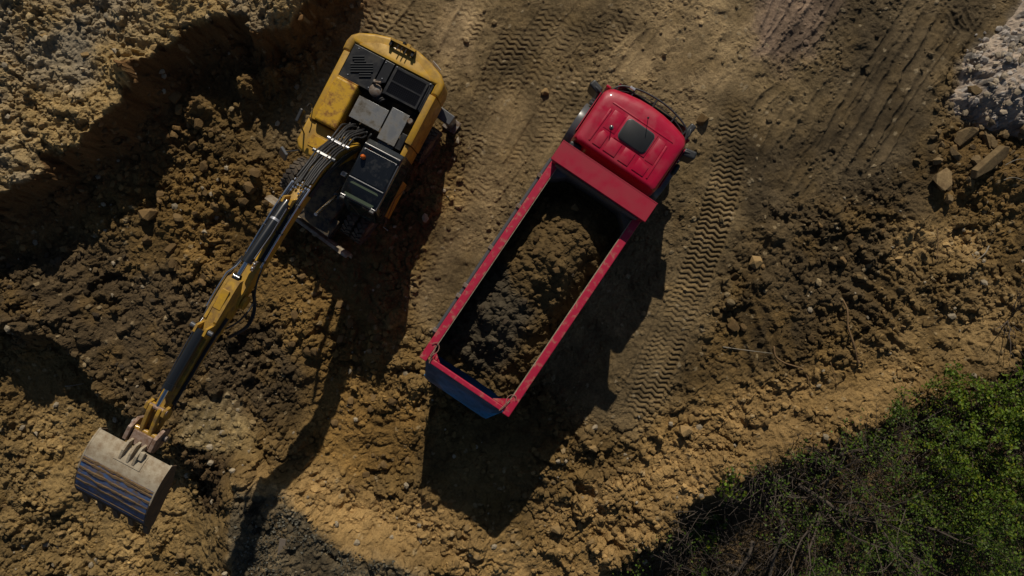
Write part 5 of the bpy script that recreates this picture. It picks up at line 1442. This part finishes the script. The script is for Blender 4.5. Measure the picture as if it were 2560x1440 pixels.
# ------------------------------------------------------------------ vegetation
def leaf_mat(name):
    m = bpy.data.materials.new(name); m.use_nodes = True
    nt = m.node_tree; N = nt.nodes; L = nt.links; b = N['Principled BSDF']
    at = N.new('ShaderNodeAttribute'); at.attribute_name = 'soil'
    L.new(at.outputs['Color'], b.inputs['Base Color'])
    b.inputs['Roughness'].default_value = 0.55; b.inputs['Specular IOR Level'].default_value = 0.35
    tl = N.new('ShaderNodeBsdfTranslucent'); L.new(at.outputs['Color'], tl.inputs['Color'])
    mx = N.new('ShaderNodeMixShader'); mx.inputs['Fac'].default_value = 0.3
    L.new(b.outputs['BSDF'], mx.inputs[1]); L.new(tl.outputs['BSDF'], mx.inputs[2])
    L.new(mx.outputs['Shader'], N['Material Output'].inputs['Surface'])
    return m
M['leaf'] = leaf_mat('leaf')
def leaves(name, pos, size, cols, parent, r, flat=0.6):
    n = len(pos)
    nrm = r.normal(size=(n, 3)); nrm[:, 2] = np.abs(nrm[:, 2]) + flat*1.5
    nrm /= np.linalg.norm(nrm, axis=1)[:, None]
    t = r.normal(size=(n, 3)); t -= (t*nrm).sum(1)[:, None]*nrm; t /= np.linalg.norm(t, axis=1)[:, None]
    b = np.cross(nrm, t)
    L = size[:, None]; W = size[:, None]*r.uniform(0.32, 0.55, n)[:, None]
    v = np.stack([pos - t*L*0.1, pos + t*L*0.4 + b*W + nrm*L*0.08, pos + t*L, pos + t*L*0.4 - b*W + nrm*L*0.08], 1).reshape(-1, 3)
    f = np.arange(n*4).reshape(n, 4)
    return np_mesh(name, v, f, M['leaf'], parent, np.repeat(cols, 4, axis=0))
def shrub(name, label, cat, px, py, height, radius, stems, nleaf, lsize, green, group=None, seed=0, bare=0.0, lean=(0, 0), thick=0.035):
    r = random.Random(seed); nr = np.random.default_rng(seed+1)
    p = on_ground(px, py)
    root = empty(name, (p.x, p.y, p.z))
    tag(root, label, cat, group)
    bmT = bmesh.new(); bmW = bmesh.new()
    tips = []
    def grow(bm, start, d, length, rad, depth):
        pts = [start]; q = start.copy(); dd = d.normalized()
        n = 5
        for k in range(n):
            dd = (dd + Vector((r.uniform(-.28, .28), r.uniform(-.28, .28), r.uniform(-.16, .22)))).normalized()
            q = q + dd*(length/n); pts.append(q.copy())
            if depth < 2 and k >= 1:
                for _ in range(r.choice((1, 1, 2)) if depth == 0 else r.choice((0, 1, 1))):
                    s = (dd + Vector((r.uniform(-1.1, 1.1), r.uniform(-1.1, 1.1), r.uniform(-.3, .5)))).normalized()
                    grow(bmW, q.copy(), s, length*r.uniform(0.32, 0.6), rad*0.45*(1-k/n*0.5), depth+1)
            if depth >= 1: tips.append(q.copy())
        bm_tube(bm, pts, [rad*(1-0.75*k/n) for k in range(n+1)], 5 if depth == 0 else 3, cap=False)
    for s in range(stems):
        a = 2*math.pi*s/stems + r.uniform(-.4, .4)
        sp = radius/max(height, .1)
        d = Vector((math.cos(a)*sp*r.uniform(.5, 1.2)+lean[0], math.sin(a)*sp*r.uniform(.5, 1.2)+lean[1], 1.0))
        ln = math.hypot(height, radius)*r.uniform(0.75, 1.1)
        grow(bmT, Vector((math.cos(a)*0.08, math.sin(a)*0.08, -0.1)), d, ln, thick*r.uniform(.7, 1.2), 0)
    mesh_obj('trunk', bmT, M['twig'], root)
    tw = tag(mesh_obj('branches', bmW, M['twig'], root), kind='stuff')
    T = np.array([list(t) for t in tips])
    if nleaf > 0:
        pick = nr.integers(0, len(T), nleaf)
        cl = nr.random(len(T))
        keep = cl[pick] > bare
        pick = pick[keep]
        pos = T[pick] + nr.normal(scale=0.055, size=(len(pick), 3))
        sz = lsize*nr.uniform(0.6, 1.3, len(pick))
        base = np.array(green)[None]*(0.6+0.8*cl[pick])[:, None]*nr.uniform(0.75, 1.25, len(pick))[:, None]
        yel = (nr.random(len(pick)) < 0.2)[:, None]
        base = np.where(yel, base*np.array((1.7, 1.2, 1.0)), base)
        crown = leaves('crown', pos, sz, np.clip(base, .005, .5), root, nr)
        crown['kind'] = 'stuff'
    return root
G3 = (0.072, 0.125, 0.010); G1 = (0.060, 0.108, 0.010); G2 = (0.092, 0.150, 0.009)
SH = [
    ('bare_tree', 'bare many-stemmed small tree spreading grey branches above the fallen trunk', 'tree', 2062, 1262, 2.1, 1.9, 9, 1000, 0.055, G1, 0.35, 0.045),
    ('bare_tree', 'nearly bare small tree with one thick dark leaning stem right of the spreading tree', 'tree', 2185, 1285, 2.2, 1.5, 6, 1300, 0.058, G1, 0.3, 0.05),
    ('shrub', 'sparse twiggy shrub with small leaves at the lower edge of the slope shadow', 'shrub', 1985, 1340, 1.4, 1.2, 6, 900, 0.055, G1, 0.35, 0.025),
    ('shrub', 'sparse shrub with grey twigs over the trunk that leaves the bottom edge', 'shrub', 2300, 1370, 1.7, 1.4, 8, 2600, 0.06, G1, 0.2, 0.03),
    ('shrub', 'leafy twiggy shrub in the bottom right corner', 'shrub', 2490, 1400, 1.8, 1.4, 8, 3000, 0.06, G1, 0.15, 0.03),
    ('shrub', 'leafy shrub with fresh green leaves right of the leaning dark stem', 'shrub', 2330, 1225, 1.8, 1.4, 8, 3000, 0.062, G3, 0.1, 0.028),
    ('shrub', 'leafy shrub near the right edge above the corner shrub', 'shrub', 2490, 1265, 1.8, 1.3, 8, 3000, 0.062, G3, 0.1, 0.028),
    ('shrub', 'dense bright green shrub at the right picture edge, below the dead branches', 'shrub', 2535, 1110, 1.7, 1.3, 9, 4600, 0.07, G2, 0.05, 0.028),
    ('shrub', 'dense bright green shrub beside the sandy crest, largest of the green ones', 'shrub', 2405, 1070, 1.4, 1.25, 9, 4600, 0.07, G2, 0.05, 0.028),
    ('shrub', 'small bright green shrub in a gap of sand at the crest', 'shrub', 2325, 985, 0.5, 0.5, 6, 500, 0.05, G2, 0.05, 0.018),
    ('shrub', 'bright green shrub high at the right edge under the dry brush', 'shrub', 2520, 965, 1.0, 0.9, 7, 2400, 0.065, G2, 0.1, 0.022),
    ('shrub', 'brownish twiggy shrub hanging over the sandy crest', 'shrub', 2205, 1085, 1.1, 1.1, 8, 1600, 0.058, G1, 0.2, 0.022),
    ('shrub', 'low twiggy shrub on the shaded slope below the sandy crest', 'shrub', 2080, 1150, 1.2, 1.1, 7, 900, 0.055, G1, 0.35, 0.022),
    ('shrub', 'thin twiggy bush at the top of the slope shadow', 'shrub', 1945, 1195, 1.1, 1.1, 7, 500, 0.055, G1, 0.4, 0.02),
    ('shrub', 'sparse shrub at the middle of the bottom edge', 'shrub', 2110, 1410, 1.3, 1.1, 6, 1700, 0.058, G1, 0.2, 0.025),
    ('shrub', 'leafy shrub between the leaning stem and the bottom shrubs', 'shrub', 2250, 1300, 1.4, 1.1, 6, 2200, 0.06, G3, 0.2, 0.025),
    ('green_plant', 'tuft of bright green broad leaves on the dark slope, lower of two', 'plant', 1762, 1315, 0.35, 0.35, 6, 120, 0.12, G2, 0.0, 0.012),
    ('green_plant', 'tuft of green leaves at the top of the dark slope, upper of two', 'plant', 1818, 1212, 0.3, 0.3, 6, 70, 0.10, G2, 0.0, 0.012),
    ('green_plant', 'creeping green plant left of the fallen logs', 'plant', 1745, 1385, 0.3, 0.5, 7, 260, 0.06, G1, 0.0, 0.012),
    ('green_plant', 'low green plant at the bottom edge near the sand', 'plant', 1560, 1425, 0.3, 0.5, 6, 160, 0.06, G1, 0.0, 0.012),
]
for k, (nm, lab, cat, px, py, h, rad, st, nl, ls, g, bare, th) in enumerate(SH):
    shrub(nm, lab, cat, px, py, h, rad, st, nl, ls, g, None, 40+k, bare, (0, 0), th)
shrub('dead_brush', 'tangle of dry leafless brush at the right picture edge above the shrubs', 'brush', 2535, 800, 0.8, 0.9, 12, 0, 0.05, G1, None, 90, 0, (0, 0), 0.018)
shrub('dead_brush', 'dry leafless stems poking over the sandy crest in the middle of the slope', 'brush', 1995, 1112, 0.8, 0.5, 5, 0, 0.05, G1, None, 91, 0, (0, 0), 0.012)

def build_undergrowth():
    r = np.random.default_rng(77)
    n = 60000
    X = r.uniform(2, 16.2, n); Y = r.uniform(-9.1, 0.5, n)
    sd = poly_sd(X, Y, wpoly(VALLEY))
    d = np.clip(sstep(-0.4, 0.8, sd)*(0.35+1.1*fbm(X, Y, 0.9, 3, 33)), 0.0, 1)
    k = r.random(n) < d
    X, Y, sd = X[k], Y[k], sd[k]
    Z = gz(X, Y)
    gr = np.clip((X-7.0)/5.0, 0.10, 0.9)*np.clip(0.6+1.2*fbm(X, Y, 0.7, 3, 37), 0.05, 1.2)
    isg = r.random(len(X)) < gr
    pos = np.stack([X, Y, Z+np.where(isg, r.uniform(0.02, 0.35, len(X)), r.uniform(0.0, 0.06, len(X)))], -1)
    g = np.array((0.08, 0.14, 0.012))*r.uniform(0.4, 1.6, len(X))[:, None]
    br = np.array((0.13, 0.095, 0.055))*r.uniform(0.4, 1.5, len(X))[:, None]
    cols = np.where(isg[:, None], g, br)
    o = leaves('undergrowth', pos, np.where(isg, 0.06, 0.05)*r.uniform(0.6, 1.5, len(X)), np.clip(cols, .005, .4), None, r, 0.3)
    tag(o, 'green undergrowth and brown leaf litter covering the shrub bank', 'undergrowth', None, 'stuff')
    # dead twigs lying about
    m = 1700
    bm = bmesh.new()
    cnt = 0
    while cnt < m:
        x = random.uniform(4, 15.5); y = random.uniform(-8.8, -1.0)
        if float(poly_sd(np.array([x]), np.array([y]), wpoly(VALLEY))[0]) < 0.3: continue
        z = float(gz(x, y)); a = random.uniform(0, 6.28); l = random.uniform(0.25, 1.1)
        p0 = Vector((x, y, z+random.uniform(0.05, 0.5))); d = Vector((math.cos(a), math.sin(a), random.uniform(-.2, .5)))*l
        mid = p0 + d*0.5 + Vector((random.uniform(-.1, .1), random.uniform(-.1, .1), random.uniform(-.05, .1)))
        bm_tube(bm, [p0, mid, p0+d], [0.009, 0.007, 0.004], 3, cap=False); cnt += 1
    o = mesh_obj('dead_twigs', bm, M['twig'])
    tag(o, 'grey dead twigs tangled over the shrub bank', 'twigs', None, 'stuff')
build_undergrowth()

def dry_grass():
    r = np.random.default_rng(81)
    n = 9000
    X = r.uniform(-8.2, -2.4, n); Y = r.uniform(-9.0, -5.0, n)
    sd = poly_sd(X, Y, wpoly(SHELF, 1.3))
    k = (sd > 0.0) & (r.random(n) < np.clip(0.5+1.3*fbm(X, Y, 1.2, 3, 44), 0.05, 1))
    X, Y = X[k], Y[k]; Z = gz(X, Y)
    pos = np.stack([X, Y, Z+r.uniform(0, 0.04, len(X))], -1)
    c = np.array((0.12, 0.115, 0.09))*r.uniform(0.4, 1.7, len(X))[:, None]
    o = leaves('dry_grass', pos, 0.06*r.uniform(0.5, 1.4, len(X)), np.clip(c, .01, .4), None, r, 0.1)
    tag(o, 'flattened dry grass on the grey shelf at the bottom edge', 'dry grass', None, 'stuff')
dry_grass()
